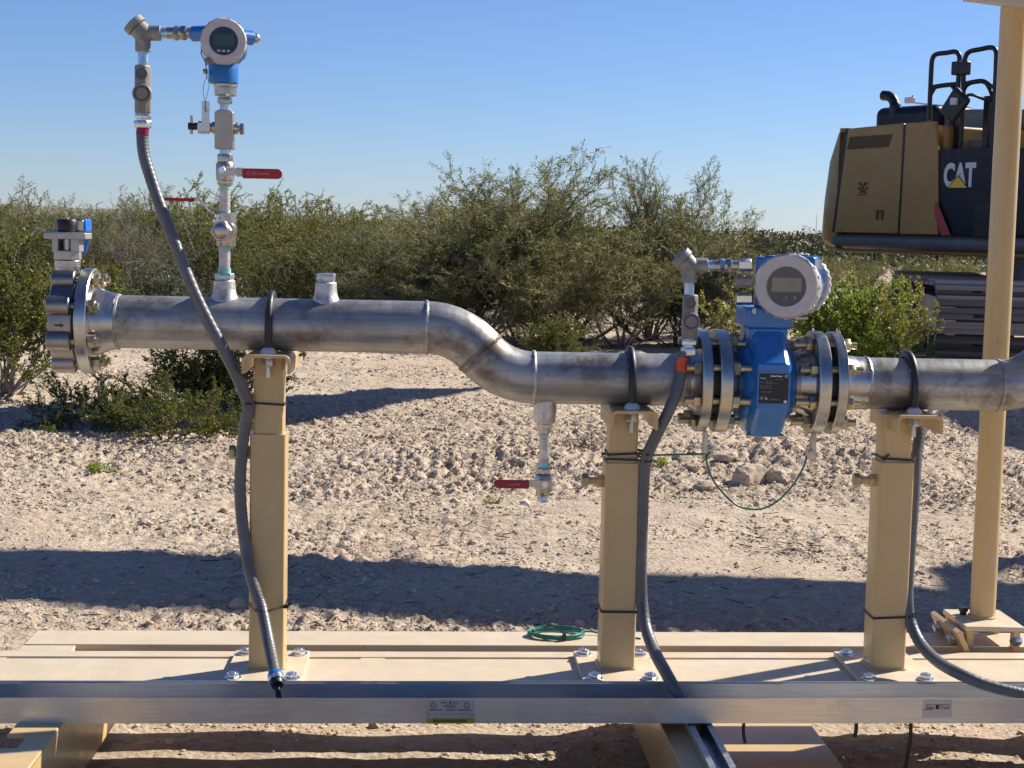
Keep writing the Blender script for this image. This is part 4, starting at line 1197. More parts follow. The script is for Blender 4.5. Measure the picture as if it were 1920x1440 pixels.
side('seam', [(1585, 243), (1597, 242), (1572, 435), (1560, 435)], 'black_rail', .012, 0)
side('seam', [(1690, 233), (1701, 233), (1689, 438), (1679, 438)], 'black_rail', .038, 0)
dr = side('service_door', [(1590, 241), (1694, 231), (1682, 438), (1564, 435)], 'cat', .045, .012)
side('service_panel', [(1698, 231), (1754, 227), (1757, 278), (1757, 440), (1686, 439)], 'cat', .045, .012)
vn = MB()
P = [KE(*p) for p in ((1600, 257), (1680, 252), (1672, 276), (1594, 281))]
vn.prism([(p.x, p.z) for p in P], (0, -.043, 0), X_, Z_, (0, -1, 0), .006).build('vent', 'catvent', dr)
em = MB()
def epoly(pts):
    P = [KE(*p) for p in pts]; em.prism([(p.x, p.z) for p in P], (0, -.045, 0), X_, Z_, (0, -1, 0), .003)
epoly([(1615, 344), (1621, 341), (1624, 350), (1619, 349)]); epoly([(1633, 344), (1627, 341), (1624, 350), (1629, 349)])
epoly([(1622, 349), (1626, 349), (1626, 361), (1622, 361)]); epoly([(1613, 352), (1619, 351), (1621, 355), (1617, 357)]); epoly([(1635, 352), (1629, 351), (1627, 355), (1631, 357)])
epoly([(1618, 359), (1622, 356), (1623, 363), (1617, 363)]); epoly([(1630, 359), (1626, 356), (1625, 363), (1631, 363)]); epoly([(1611, 365), (1633, 364.5), (1633, 366), (1611, 366.5)])
em.build('bird_emblem', 'catvent', dr)
hm = MB()
def hpoly(pts):
    P = [KE(*p) for p in pts]; hm.prism([(p.x, p.z) for p in P], (0, -.045, 0), X_, Z_, (0, -1, 0), .012)
hpoly([(1650, 394), (1654, 394), (1653, 412), (1649, 412)]); hpoly([(1657, 394), (1663, 394), (1662, 412), (1659, 412), (1659, 398), (1657, 398)])
hm.build('door_latch', 'catvent', dr)
# navy tool box with the emblem
zn = KE(1800, 281).z
nv = MB().box((a_n0 + 1.05, .42, (zn + zl_e) / 2), (2.1, .86, zn - zl_e)).build('tool_box', 'navy', ex, .02)
side('navy_panel', [(1760, 280), (1885, 274), (1884, 446), (1780, 440), (1756, 378)], 'navy', .03, .004, nv, -.012)
side('stripe', [(1753, 379), (1757, 379), (1782, 441), (1765, 441), (1752, 405)], 'stripe', .006, 0, nv, .046)
q0, q1 = KE(1771, 352), KE(1831, 352); hh = KE(1800, 305).z - KE(1800, 352).z
t = MB(); vs, fs = text_verts('CAT', 1.0, bold=.045)
xs = [p[0] for p in vs]; ys = [p[1] for p in vs]
t.add([Vector((q0.x + (p[0] - min(xs)) / (max(xs) - min(xs)) * (q1.x - q0.x), -.0205, q0.z + (p[1] - min(ys)) / (max(ys) - min(ys)) * hh)) for p in vs], fs)
t.build('lettering', 'lettergrey', nv)
t = MB(); P = [KE(*p) for p in ((1778, 353.5), (1800, 328), (1819, 353.5))]
t.prism([(p.x, p.z) for p in P], (0, -.0215, 0), X_, Z_, (0, -1, 0), .002).build('triangle_rim', 'navy', nv)
t = MB(); P = [KE(*p) for p in ((1781, 352), (1800, 331), (1816, 352))]
t.prism([(p.x, p.z) for p in P], (0, -.024, 0), X_, Z_, (0, -1, 0), .002).build('triangle', 'catyellow', nv)
P = [KE(*p) for p in ((1833, 379), (1862, 379), (1862, 446), (1829, 444))]
MB().prism([(p.x, p.z) for p in P], (0, -.016, 0), X_, Z_, (0, -1, 0), .02).build('step_recess', 'black_rail', nv, .004)
q = KE(1757, 455)
MB().box((a_n0 + .9, .9, (zt_e + zn) / 2 - .05), (1.8, .3, zt_e - zn)).build('inner_wall', 'catlight', ex, .02)
# lower tube and belly
ra_, rb2 = KE(1560, 453).x, a_end
b = MB().cyl((ra_, .075, KE(1700, 454).z), (rb2, .075, KE(1700, 454).z), .083, n=28); b.build('frame_tube', 'dust_steel', ex, .01)
MB().box(((a_s1 - .1 + rb2) / 2, WB / 2, zb_e + .03), (rb2 - a_s1 + .1, WB - .2, .14)).build('belly_plate', 'cat', ex, .02)
b = MB()
for px in (1640, 1758): q = KE(px, 470, .3); b.cyl(q, q + Vector((0, 0, -.10)), .012, n=8)
b.build('drain_hose', 'black', ex)
# on top of the hood
b = MB(); q0, q1 = KE(1643, 228, .9), KE(1760, 196, .9)
b.box(((q0.x + q1.x) / 2, 1.2, (q0.z + q1.z) / 2 - .10), (q1.x - q0.x, .7, q1.z - q0.z + .22)); b.build('air_cleaner', 'navy', ex, .09, segs=4)
P = [KE(1678, 222, .9), KE(1679, 205, .9), KE(1676, 190, .9), KE(1668, 181, .9), KE(1656, 179, .9)]
MB().tube(spline(P, 6), [.062] * 10 + [.055] * 15, 16).build('exhaust_pipe', 'black_rail', ex)
q0, q1 = KE(1765, 238, 1.3), KE(1880, 205, 1.3)
b = MB(); n0 = 12
pr = [(q0.x + (q1.x - q0.x + .8) * i / n0, q0.z + (q1.z - q0.z) * (1.2 - .55 * (i / n0)) * (1 if i else .2)) for i in range(n0 + 1)] + [(q1.x + .8, q0.z - .1), (q0.x, q0.z - .1)]
b.prism(pr, (0, 1.0, 0), X_, Z_, Y_, 1.1).build('rear_hood', 'hood', ex, .05, segs=3)


def rail(name, pts, r=.024, b_=.12, parent=ex, n=5):
    return MB().tube(spline([KE(x, y, b_) for x, y in pts], n), r, 10).build(name, 'black_rail', parent)


r1 = rail('handrail', [(1742, 226), (1744, 180), (1746, 135), (1748, 112), (1755, 102), (1775, 99), (1790, 97), (1798, 103), (1799, 118), (1797, 150), (1795, 196)])
rail('mid_rail', [(1745, 164), (1770, 160), (1792, 158)], parent=r1); rail('brace', [(1745, 178), (1752, 166), (1757, 162)], .02, parent=r1); rail('brace', [(1795, 178), (1789, 166), (1784, 160)], .02, parent=r1)
r2 = rail('handrail', [(1800, 280), (1803, 240), (1806, 180), (1807, 130), (1810, 108), (1818, 97), (1840, 92), (1858, 89), (1867, 95), (1868, 115), (1865, 180), (1858, 285)])
rail('mid_rail', [(1806, 158), (1830, 153), (1845, 153), (1860, 163)], parent=r2); rail('brace', [(1803, 176), (1812, 161), (1818, 157)], .02, parent=r2); rail('brace', [(1862, 185), (1856, 168), (1850, 157)], .02, parent=r2)
r3 = rail('handrail', [(1868, 150), (1872, 122), (1882, 110), (1900, 104), (1930, 100)], .022)
for px in (1795, 1809):
    q = KE(px, 128, .10); MB().box(q, (.10, .07, .13)).build('rail_clamp', 'black_rail', r1, .01)
for px in (1788, 1800, 1852):
    q0, q1 = KE(px, 180, .2), KE(px - 3, 284, .2); MB().box((q0 + q1) / 2, (.07, .05, q0.z - q1.z)).build('stanchion', 'black_rail', ex, .008)
mq = KE(1791, 198, -.05); d = Vector((.62, 0, .78)).normalized()
b = MB().box(mq, (.23, .07, .30), d.cross(Y_) * -1, Y_, d); mr = b.build('mirror', 'black', ex, .03, segs=3)
MB().tube(spline([KE(1795, 192, -.08), KE(1812, 180, -.05), KE(1824, 178, 0), KE(1846, 186, .1), KE(1868, 190, .12)], 6), .016, 8).build('mirror_arm', 'black_rail', mr)
b = MB().box(KE(1789, 190, -.1), (.07, .05, .07)); b.build('mirror_bracket', 'lettergrey', mr, .01)
b = MB().box(KE(1706, 188, .4), (.10, .06, .06)); b.tube([KE(1708, 188, .4), KE(1713, 178, .4)], .012, 6); b.tube([KE(1709, 192, .4), KE(1742, 196, .4)], .010, 6); b.build('work_lamp', 'lettergrey', ex, .01)
b = MB().cyl(KE(1836, 282, .4), KE(1836, 262, .4), .10, n=16); b.build('filler_cap', 'hood', ex, .01)
# cab, boom and stick: outside the picture to the right, kept simple but complete
MB().box((a_end + .55, WB - .5, 2.15), (1.6, 1.0, 2.1)).build('cab', 'catlight', ex, .1)
MB().box((a_n0 + 1.6, WB / 2 + .45, 1.45), (2.6, 1.7, .8)).build('platform', 'cat', ex, .04)
bm_pts = [Vector((a_end + .3, 1.25, 1.7)), Vector((a_end + 1.7, 1.25, 3.6)), Vector((a_end + 3.0, 1.25, 4.3)), Vector((a_end + 4.8, 1.25, 4.2))]
b = MB()
for p, q in zip(bm_pts[:-1], bm_pts[1:]):
    d = (q - p).normalized(); b.box((p + q) / 2, ((q - p).length + .2, .5, .55), d, Y_, d.cross(Y_))
b.build('boom', 'cat', ex, .04)
p, q = bm_pts[-1] + Vector((-.2, 0, .4)), bm_pts[-1] + Vector((.9, 0, -2.9)); d = (q - p).normalized()
MB().box((p + q) / 2, ((q - p).length, .4, .42), d, Y_, d.cross(Y_)).build('stick', 'cat', ex, .04)
bq = q
MB().prism([(0, 0), (.5, -.1), (.75, -.7), (.35, -1.1), (-.25, -.9), (-.1, -.4)], (bq.x - .1, 1.25 - .6, bq.z + .1), X_, Z_, Y_, 1.2).build('bucket', 'dust_steel', ex, .02)
# undercarriage, turned differently from the house: points are converted into the house frame
TR = Frame(3.76, 14.2, -atan2(4.23 - 3.76, 18 - 14.2))


def t2e(p):
    q = TR.w(p) - EX.o
    return Vector((q.dot(EX.X), q.dot(EX.Y), q.z))


def t2d(d):
    q = TR.X * d[0] + TR.Y * d[1] + Vector((0, 0, d[2]))
    return Vector((q.dot(EX.X), q.dot(EX.Y), q.z))


def track(x0, w_, L=3.9, Hh=.76):
    r = Hh / 2; per = 2 * (L - 2 * r) + 2 * pi * r; npd = 66
    b = MB(); hb = MB(); tx = t2d((1, 0, 0))
    for i in range(npd):
        s = per * (i + .3) / npd
        Ls = L - 2 * r
        if s < Ls: y, z, ty, tz_ = r + s, Hh, 1, 0
        elif s < Ls + pi * r: a = (s - Ls) / r; y, z, ty, tz_ = L - r + r * sin(a), r + r * cos(a), cos(a), -sin(a)
        elif s < 2 * Ls + pi * r: y, z, ty, tz_ = L - r - (s - Ls - pi * r), 0, -1, 0
        else: a = (s - 2 * Ls - pi * r) / r; y, z, ty, tz_ = r - r * sin(a), r - r * cos(a), -cos(a), sin(a)
        sag = -.02 * sin(pi * s / Ls) if s < Ls else 0
        td = t2d((0, ty, tz_)); nd = tx.cross(td)
        c = t2e((x0 + w_ / 2, y, z + sag))
        nd = -nd if nd.dot(c - t2e((x0 + w_ / 2, L / 2 if False else min(max(y, r), L - r), r))) < 0 else nd
        pw_ = per / npd
        b.box(c - nd * .02, (w_, pw_ * .80, .028), tx, td, nd)
        if i % 2 == 0:
            for e in (-.07, .07): hb.box(c - nd * .005 + tx * e - td * .022, (.085, .030, .006), tx, td, nd)
        for g in (.1,): b.box(c + nd * .004, (w_ - .01, .014, .034), tx, td, nd) if False else b.box(c + td * (g * pw_) + nd * .008, (w_ - .01, .030, .034), tx, td, nd)
    tb = b.build('track_belt', 'track', ex, 0)
    hb.build('shoe_hole_dark', 'black', tb)  # raised black plates stand in for the shade in the shoe holes
    b = MB()
    b.box(t2e((x0 + w_ / 2, L / 2, r)), (w_ * .45, L - 2 * r, Hh * .5), tx, t2d((0, 1, 0)), Z_)
    for y in (r, L - r): b.cyl(t2e((x0 + w_ * .2, y, r)), t2e((x0 + w_ * .8, y, r)), r - .07, n=28)
    for k in range(6): b.cyl(t2e((x0 + w_ * .18, r + .3 + k * (L - 2 * r - .6) / 5, .14)), t2e((x0 + w_ * .82, r + .3 + k * (L - 2 * r - .6) / 5, .14)), .10, n=16)
    b.build('track_frame', 'dust_steel', ex, .01)


track(0, .86); track(2.0, .86)
MB().cyl(t2e((1.45, 1.95, .5)), t2e((1.45, 1.95, 1.1)), .72, n=36).build('turntable', 'dust_steel', ex)
MB().box(t2e((1.43, 1.95, .5)), (1.4, 1.5, .4), t2d((1, 0, 0)), t2d((0, 1, 0)), Z_).build('car_body', 'dust_steel', ex, .03)

# ================================================================== GROUND
def pn(x, y, seed):
    xi = np.floor(x).astype(np.int64); yi = np.floor(y).astype(np.int64); fx = x - xi; fy = y - yi

    def g(ix, iy, dx, dy):
        h = (ix * 374761393 + iy * 668265263 + seed * 982451653) & 0x7fffffff
        h = ((h ^ (h >> 13)) * 1274126177) & 0x7fffffff
        a = (h ^ (h >> 16)) % 6283 / 1000.0
        return np.cos(a) * dx + np.sin(a) * dy
    sx = fx * fx * fx * (fx * (fx * 6 - 15) + 10); sy = fy * fy * fy * (fy * (fy * 6 - 15) + 10)
    n00 = g(xi, yi, fx, fy); n10 = g(xi + 1, yi, fx - 1, fy); n01 = g(xi, yi + 1, fx, fy - 1); n11 = g(xi + 1, yi + 1, fx - 1, fy - 1)
    return ((n00 * (1 - sx) + n10 * sx) * (1 - sy) + (n01 * (1 - sx) + n11 * sx) * sy) * 1.5


def rough_mask(x, y):
    # turned-up soil in the middle distance and along the skid, packed smooth soil between
    r_ = .45 + .9 * pn(x / 1.3, y / .7, 9)
    r_ = r_ + .75 / (1 + np.exp((6.7 - y + .25 * np.sin(x * 2)) * 5)) / (1 + np.exp((y - 10.8) * 2)) + .45 * np.exp(-((y - 4.55) / .35) ** 2)
    return np.clip(r_, .12, 1.5)


def hgt(x, y, fine=True):
    x = np.asarray(x, float); y = np.asarray(y, float)
    d = np.hypot(x, y)
    big = .06 * pn(x / 9, y / 9, 1) + .035 * pn(x / 2.2, y / 2.2, 2)
    mid = .014 * pn(x / .55, y / .55, 3) + .011 * pn(x / .22, y / .22, 4)
    rough = rough_mask(x, y)
    h = mid
    # low berm of turned up soil behind the skid
    ridge = np.exp(-((y - 7.75 - .10 * np.sin(x * 1.7) - .08 * x) / .30) ** 2) / (1 + np.exp(-(x + 1.2) * 3)) / (1 + np.exp((x - 2.6) * 3))
    h = h + .075 * ridge * (1 + .45 * pn(x / .3, y / .3, 11))
    if fine:
        h = h + rough * (.008 * np.abs(pn(x / .09, y / .08, 5)) * 2 + .012 * pn(x / .045, y / .04, 6) + .007 * np.abs(pn(x / .026, y / .024, 7)) * 2) * (1 + .35 * ridge)
    # flat pad under the skid
    near = 1 / (1 + np.exp((y - 4.7) * 5))
    h = h * (1 - .5 * near) - .028 * near + big * (1 - near) * np.clip((d - 4) / 6, 0, 1)
    far = np.clip((d - 60) / 400, 0, 1)
    return h * (1 - far) - .35 * np.clip((d - 25) / 60, 0, 1) * 0


ys = [-60, -20, -6, 0, 1.5, 2.3]
y = 2.8
while y < 9000:
    ys.append(y)
    y += .0125 if y < 5.6 else (max(.0125, y * .0019) if y < 14 else y * .006 if y < 45 else y * .05)
ys = np.array(ys)
s = np.concatenate([-np.geomspace(12, 1.06, 12), np.linspace(-1, 1, 600), np.geomspace(1.06, 12, 12)])
hwid = np.maximum(2.4, .36 * np.abs(ys) + .5)
XX = s[None, :] * hwid[:, None]; YY = np.repeat(ys[:, None], len(s), 1)
ZZ = hgt(XX, YY)
nr, nc = XX.shape
co = np.stack([XX, YY, ZZ], -1).reshape(-1, 3)
i = np.arange(nr - 1)[:, None] * nc + np.arange(nc - 1)[None, :]
quads = np.stack([i, i + 1, i + nc + 1, i + nc], -1).reshape(-1, 4)


def np_mesh(name, co, faces, m, smooth=False, k=4):
    me = bpy.data.meshes.new(name)
    me.vertices.add(len(co)); me.vertices.foreach_set('co', np.ascontiguousarray(co, np.float32).ravel())
    nf = len(faces)
    me.loops.add(nf * k); me.loops.foreach_set('vertex_index', np.ascontiguousarray(faces, np.int32).ravel())
    me.polygons.add(nf); me.polygons.foreach_set('loop_start', np.arange(nf, dtype=np.int32) * k)
    me.polygons.foreach_set('loop_total', np.full(nf, k, np.int32))
    me.polygons.foreach_set('use_smooth', np.full(nf, smooth))
    me.update(calc_edges=True); me.validate()
    me.materials.append(M[m])
    return me


def np_obj(name, me, loc=(0, 0, 0), parent=None):
    o = bpy.data.objects.new(name, me); COL.objects.link(o); o.location = loc
    if parent: o.parent = parent
    return o


g = np_obj('ground', np_mesh('ground', co, quads, 'ground', True)); g['kind'] = 'structure'

# gravel and clods lying on the soil
rs = np.random.RandomState(4)
ph_ = (1 + 5 ** .5) / 2
ico = np.array([(-1, ph_, 0), (1, ph_, 0), (-1, -ph_, 0), (1, -ph_, 0), (0, -1, ph_), (0, 1, ph_), (0, -1, -ph_), (0, 1, -ph_), (ph_, 0, -1), (ph_, 0, 1), (-ph_, 0, -1), (-ph_, 0, 1)]) / 1.9
icf = np.array([(0, 11, 5), (0, 5, 1), (0, 1, 7), (0, 7, 10), (0, 10, 11), (1, 5, 9), (5, 11, 4), (11, 10, 2), (10, 7, 6), (7, 1, 8), (3, 9, 4), (3, 4, 2), (3, 2, 6), (3, 6, 8), (3, 8, 9), (4, 9, 5), (2, 4, 11), (6, 2, 10), (8, 6, 7), (9, 8, 1)])


def pebbles(n, dmin, dmax, med, sig, name, m='gravel', clump=True):
    dd = dmin * (dmax / dmin) ** rs.rand(n * 4)
    xx = (rs.rand(n * 4) * 2 - 1) * (.36 * dd + .35)
    if clump:
        keep = rs.rand(n * 4) < np.clip(.3 + 1.3 * pn(xx / .6, dd / .45, 21), .05, 1)
        xx, dd = xx[keep][:n], dd[keep][:n]
    xx, dd = xx[:n], dd[:n]; n = len(xx)
    r = med * np.exp(rs.randn(n) * sig) * np.clip(dd / 5.5, .8, 1.6)
    r = np.minimum(r, .024)
    z = hgt(xx, dd) + r * .15
    P = ico[None] * (1 + rs.randn(n, 12, 1) * .16) * r[:, None, None] * (np.stack([np.ones(n), .8 + .4 * rs.rand(n), .45 + .4 * rs.rand(n)], -1))[:, None, :]
    a = rs.rand(n) * 6.28; ca, sa = np.cos(a)[:, None], np.sin(a)[:, None]
    X = P[..., 0] * ca - P[..., 1] * sa; Yv = P[..., 0] * sa + P[..., 1] * ca
    co = np.stack([X + xx[:, None], Yv + dd[:, None], P[..., 2] + z[:, None]], -1).reshape(-1, 3)
    fa = (icf[None] + (np.arange(n) * 12)[:, None, None]).reshape(-1, 3)
    o = np_obj(name, np_mesh(name, co, fa, m, False, 3)); o['kind'] = 'stuff'
    return tag(o, 'loose pale gravel and soil crumbs scattered over the ground', 'gravel', None, 'stuff')


pebbles(46000, 3.3, 16, .0036, .55, 'gravel')


def clods(n, name):
    dd = 4.1 * (13 / 4.1) ** rs.rand(n * 5); xx = (rs.rand(n * 5) * 2 - 1) * (.36 * dd + .3)
    keep = rs.rand(n * 5) < np.clip(rough_mask(xx, dd) - .45, 0, 1) ** 1.3
    xx, dd = xx[keep][:n], dd[keep][:n]; n = len(xx)
    r = np.minimum(.0047 * np.exp(rs.randn(n) * .55) * np.clip(dd / 8, .65, 1.25), .026)
    P = ico[None] * (1 + rs.randn(n, 12, 1) * .24) * r[:, None, None] * (np.stack([np.ones(n), .7 + .5 * rs.rand(n), .5 + .45 * rs.rand(n)], -1))[:, None, :]
    a = rs.rand(n) * 6.28; ca, sa = np.cos(a)[:, None], np.sin(a)[:, None]
    z = hgt(xx, dd) - r * .22
    co = np.stack([P[..., 0] * ca - P[..., 1] * sa + xx[:, None], P[..., 0] * sa + P[..., 1] * ca + dd[:, None], P[..., 2] + z[:, None]], -1).reshape(-1, 3)
    fa = (icf[None] + (np.arange(n) * 12)[:, None, None]).reshape(-1, 3)
    tag(np_obj(name, np_mesh(name, co, fa, 'clod', False, 3)), 'broken soil clods lying in the rough turned-up ground', 'clods', None, 'stuff')
    print('clods', n)


clods(60000, 'soil_clods')


def rock(x, y, r, seed, sq=(1, .8, .6), label=''):
    rr = random.Random(seed); b = MB(); b.sphere((0, 0, 0), 1, 36, 22)
    off = Vector((rr.uniform(-9, 9), rr.uniform(-9, 9), rr.uniform(-9, 9)))
    from mathutils import noise as mn
    cuts = [(Vector((rr.gauss(0, 1), rr.gauss(0, 1), rr.gauss(0, 1) * .8)).normalized(), rr.uniform(.55, .85)) for _ in range(9)]
    for i, v in enumerate(b.v):
        v = v.copy()
        for n_, d_ in cuts:
            e = v.dot(n_) - d_
            if e > 0: v -= n_ * e * .92
        v *= 1 + .16 * mn.noise(v * 2.2 + off) + .10 * mn.noise(v * 5 + off) + .05 * mn.noise(v * 13 + off)
        b.v[i] = Vector((v.x * sq[0] * r, v.y * sq[1] * r, v.z * sq[2] * r))
    z = float(hgt(x, y))
    o = b.build('rock', 'rock', None, base=(0, 0, 0), fr=WORLD, angle=28)
    o.location = (x, y, z + r * sq[2] * .22); o.rotation_euler.z = rr.uniform(0, 6)
    return tag(o, label, 'rock', 'pale limestone rocks behind the skid')


RK = [(1402, 912, .095, (1.1, .8, .72), 'biggest cracked limestone block under the meter loop wire'), (1452, 910, .075, (1.0, .8, .70), 'limestone rock right against the biggest block'), (1328, 920, .085, (1.3, .7, .45), 'flat limestone slab left of the biggest block'),
      (1362, 885, .075, (1.1, .8, .6), 'limestone rock behind the flat slab'), (1500, 908, .06, (1, .8, .7), 'rightmost rock of the row under the meter'), (1296, 893, .05, (1, .9, .6), 'leftmost small rock of the row under the meter'),
      (1432, 832, .065, (1.4, .8, .6), 'lone pale rock just below the blue meter housing'), (660, 892, .032, (1, .8, .6), 'fist sized stone on open ground right of the left post'), (226, 888, .036, (1, .8, .7), 'stone in the shade below the dark low bush'),
      (446, 1132, .028, (1, .9, .9), 'small stone beside the left post foot'), (320, 580, .30, (1.4, .7, .45), 'long pale rock bank behind the pipe, under the left shrubs'), (385, 566, .22, (1.3, .7, .5), 'pale rock beneath the instrument tree, behind the pipe')]
for k, (px, py, r, sq, lab) in enumerate(RK):
    q = GR(px, py); rock(q.x, q.y, r, 40 + k, sq, lab)

# dead twigs
n = 1700
dd = 4.2 * (14 / 4.2) ** rs.rand(n); xx = (rs.rand(n) * 2 - 1) * (.34 * dd + .2)
cl = rs.rand(n) < .10
q = GR(1105, 852); dd[cl] = q.y + rs.randn(cl.sum()) * .22; xx[cl] = q.x + rs.randn(cl.sum()) * .16
cl2 = (~cl) & (rs.rand(n) < .05)
q2 = GR(1490, 1035); dd[cl2] = q2.y + rs.randn(cl2.sum()) * .1; xx[cl2] = q2.x + rs.randn(cl2.sum()) * .10
L = .015 + .06 * rs.rand(n) ** 3 + .07 * cl; w = .0009 + .0016 * rs.rand(n)
a = rs.rand(n) * 6.28; el = rs.randn(n) * .12 + cl * np.abs(rs.randn(n)) * .45
D = np.stack([np.cos(a) * np.cos(el), np.sin(a) * np.cos(el), np.sin(el)], -1); S = np.stack([-np.sin(a), np.cos(a), 0 * a], -1); U3 = np.cross(D, S)
B0 = np.stack([xx, dd, hgt(xx, dd) + .006 + np.abs(np.sin(el)) * L * .5], -1)
vs = []
for e in (-.5, .5):
    for k in range(3):
        t_ = 2 * pi * k / 3; vs.append(B0 + D * (L * e)[:, None] + S * (w * cos(t_) * (1 if e < 0 else .6))[:, None] + U3 * (w * sin(t_))[:, None])
co = np.stack(vs, 1).reshape(-1, 3); fa = (np.array([(0, 1, 4, 3), (1, 2, 5, 4), (2, 0, 3, 5)])[None] + (np.arange(n) * 6)[:, None, None]).reshape(-1, 4)
tag(np_obj('dead_twigs', np_mesh('dead_twigs', co, fa, 'twig')), 'dry dead twigs littered over the pale soil', 'twigs', None, 'stuff')

# ================================================================== PLANTS
def plant(seed, H=1.8, R=1.5, stems=9, levels=3, spread=(.25, 1.15), seg=.11, jit=.22, up=.05, ratio=.62, pc=(.75, .7, .55), r0=.018, leaf_from=2, lpn=5, ll=.03, lw=.010, tip_bare=.1, droop=0.0, base_r=.12, leaf_lo=.0, align=.5):
    rr = random.Random(seed); tubes = []; LP = []; LD = []
    ml = levels

    def grow(p, d, L, r, lvl):
        ns = max(3, int(L / (seg * (.62 ** lvl)))); sl = L / ns; pts = [p.copy()]
        for i in range(ns):
            d = (d + Vector((rr.gauss(0, jit), rr.gauss(0, jit), rr.gauss(0, jit * .8) + up - droop * (i / ns)))).normalized()
            p = p + d * sl
            if p.z < .02: p.z = .02; d.z = abs(d.z)
            pts.append(p.copy())
            f = (i + 1) / ns
            if lvl < ml and f > (.25 if lvl == 0 else .1) and rr.random() < pc[min(lvl, len(pc) - 1)]:
                x, y, _ = basis(d); az = rr.uniform(0, 6.28); an = rr.uniform(.45, 1.05)
                cd = d * cos(an) + (x * cos(az) + y * sin(az)) * sin(an)
                grow(p, cd.normalized(), L * ratio * rr.uniform(.55, 1.1) * (1.1 - .5 * f), r * (1 - .55 * f) * .6, lvl + 1)
            if lvl >= leaf_from and p.z > leaf_lo:
                k = lpn if rr.random() > tip_bare else 0
                for _ in range(k):
                    LP.append(pts[-2].lerp(p, rr.random())); LD.append(d)
        tubes.append((pts, r))
    for s_ in range(stems):
        az = 6.283 * (s_ + rr.random()) / stems; tl = rr.uniform(*spread)
        d = Vector((sin(tl) * cos(az), sin(tl) * sin(az), cos(tl)))
        L = min(H / max(.25, cos(tl)), R / max(.2, sin(tl))) * rr.uniform(.7, 1.05)
        grow(Vector((cos(az) * base_r * rr.random(), sin(az) * base_r * rr.random(), 0)), d, L * .82, r0 * rr.uniform(.7, 1.2), 0)
    V = []; F = []
    for pts, r in tubes:
        n = len(pts); k0 = len(V)
        for i, q in enumerate(pts):
            d = (pts[min(i + 1, n - 1)] - pts[max(0, i - 1)])
            if d.length < 1e-6: d = Vector((0, 0, 1))
            x, y, _ = basis(d); ri = max(min(.0028, r), r * (1 - .8 * i / (n - 1)))
            for a in (0, 2.094, 4.189): V.append(q + x * (ri * cos(a)) + y * (ri * sin(a)))
        for i in range(n - 1):
            for a in range(3):
                b_ = (a + 1) % 3; F.append((k0 + i * 3 + a, k0 + i * 3 + b_, k0 + i * 3 + 3 + b_, k0 + i * 3 + 3 + a))
    br = (np.array([tuple(v) for v in V]), np.array(F))
    rs_ = np.random.RandomState(seed)
    P = np.array([tuple(v) for v in LP]); D = np.array([tuple(v) for v in LD]); n = len(P)
    d = D * align + rs_.randn(n, 3) * (.6 if align < .6 else .42); d /= np.linalg.norm(d, axis=1)[:, None]
    s_ = np.cross(d, rs_.randn(n, 3)); s_ /= np.linalg.norm(s_, axis=1)[:, None] + 1e-9
    l = (ll * (.6 + .8 * rs_.rand(n)))[:, None]; w_ = (lw * (.6 + .8 * rs_.rand(n)))[:, None]
    P = P + rs_.randn(n, 3) * ll * .25
    co = np.stack([P, P + d * l * .5 + s_ * w_, P + d * l, P + d * l * .5 - s_ * w_], 1).reshape(-1, 3)
    fa = np.arange(n * 4).reshape(-1, 4)
    return br, (co, fa)


PROTO = {}


def proto(key, seed, lm, bm_='bark', **kw):
    br, lf = plant(seed, **kw)
    kz = kw['H'] / np.percentile(lf[0][:, 2], 99.6); kr = kw['R'] / np.percentile(np.hypot(lf[0][:, 0], lf[0][:, 1]), 97)
    for a_ in (br[0], lf[0]): a_ *= np.array([kr, kr, kz])
    PROTO[key] = (np_mesh(key + '_stem', br[0], br[1], bm_), np_mesh(key + '_foliage', lf[0], lf[1], lm))
    return len(lf[1])


cnt = {}
mk = dict(levels=3, leaf_from=1, seg=.12, jit=.19, up=.09, ratio=.62, pc=(.92, .88, .72), lpn=5, ll=.044, lw=.0036, align=.8, r0=.022, tip_bare=.25)
cnt['ma'] = proto('mesquite_a', 1, 'mesq', 'barkgrey', H=2.1, R=1.7, stems=11, spread=(.15, 1.2), **mk)
cnt['mb'] = proto('mesquite_b', 2, 'mesq', 'barkgrey', H=1.9, R=1.8, stems=10, spread=(.3, 1.3), **mk)
cnt['mc'] = proto('mesquite_c', 3, 'mesq', 'barkgrey', H=2.0, R=1.4, stems=9, spread=(.1, 1.1), **mk)
ck = dict(levels=2, seg=.10, jit=.16, up=.04, ratio=.5, pc=(.9, .85), leaf_from=1, lpn=10, r0=.011, base_r=.08)
cnt['ca'] = proto('creosote_a', 4, 'creo', 'barkgrey', H=1.35, R=.9, stems=22, spread=(.08, .8), ll=.020, lw=.0046, align=.65, **ck)
cnt['cb'] = proto('creosote_b', 5, 'creo', 'barkgrey', H=1.1, R=.9, stems=18, spread=(.2, 1.0), ll=.020, lw=.0048, align=.65, **ck)
nk = dict(levels=2, seg=.055, jit=.17, up=.03, ratio=.5, pc=(.9, .85), leaf_from=1, lpn=7, r0=.007, base_r=.06)
cnt['na'] = proto('near_a', 6, 'creo', 'bark', H=.55, R=.75, stems=22, spread=(.3, 1.35), ll=.015, lw=.006, **nk)
cnt['nb'] = proto('near_b', 7, 'creo', 'barkgrey', H=.95, R=.7, stems=26, spread=(.1, 1.0), ll=.016, lw=.006, **nk)
cnt['ba'] = proto('bright_a', 8, 'bright', 'bark', H=1.0, R=1.1, stems=26, spread=(.1, 1.25), levels=2, seg=.075, jit=.2, up=.05, ratio=.55, pc=(.9, .85), leaf_from=1, lpn=9, ll=.024, lw=.009, r0=.011, base_r=.15)
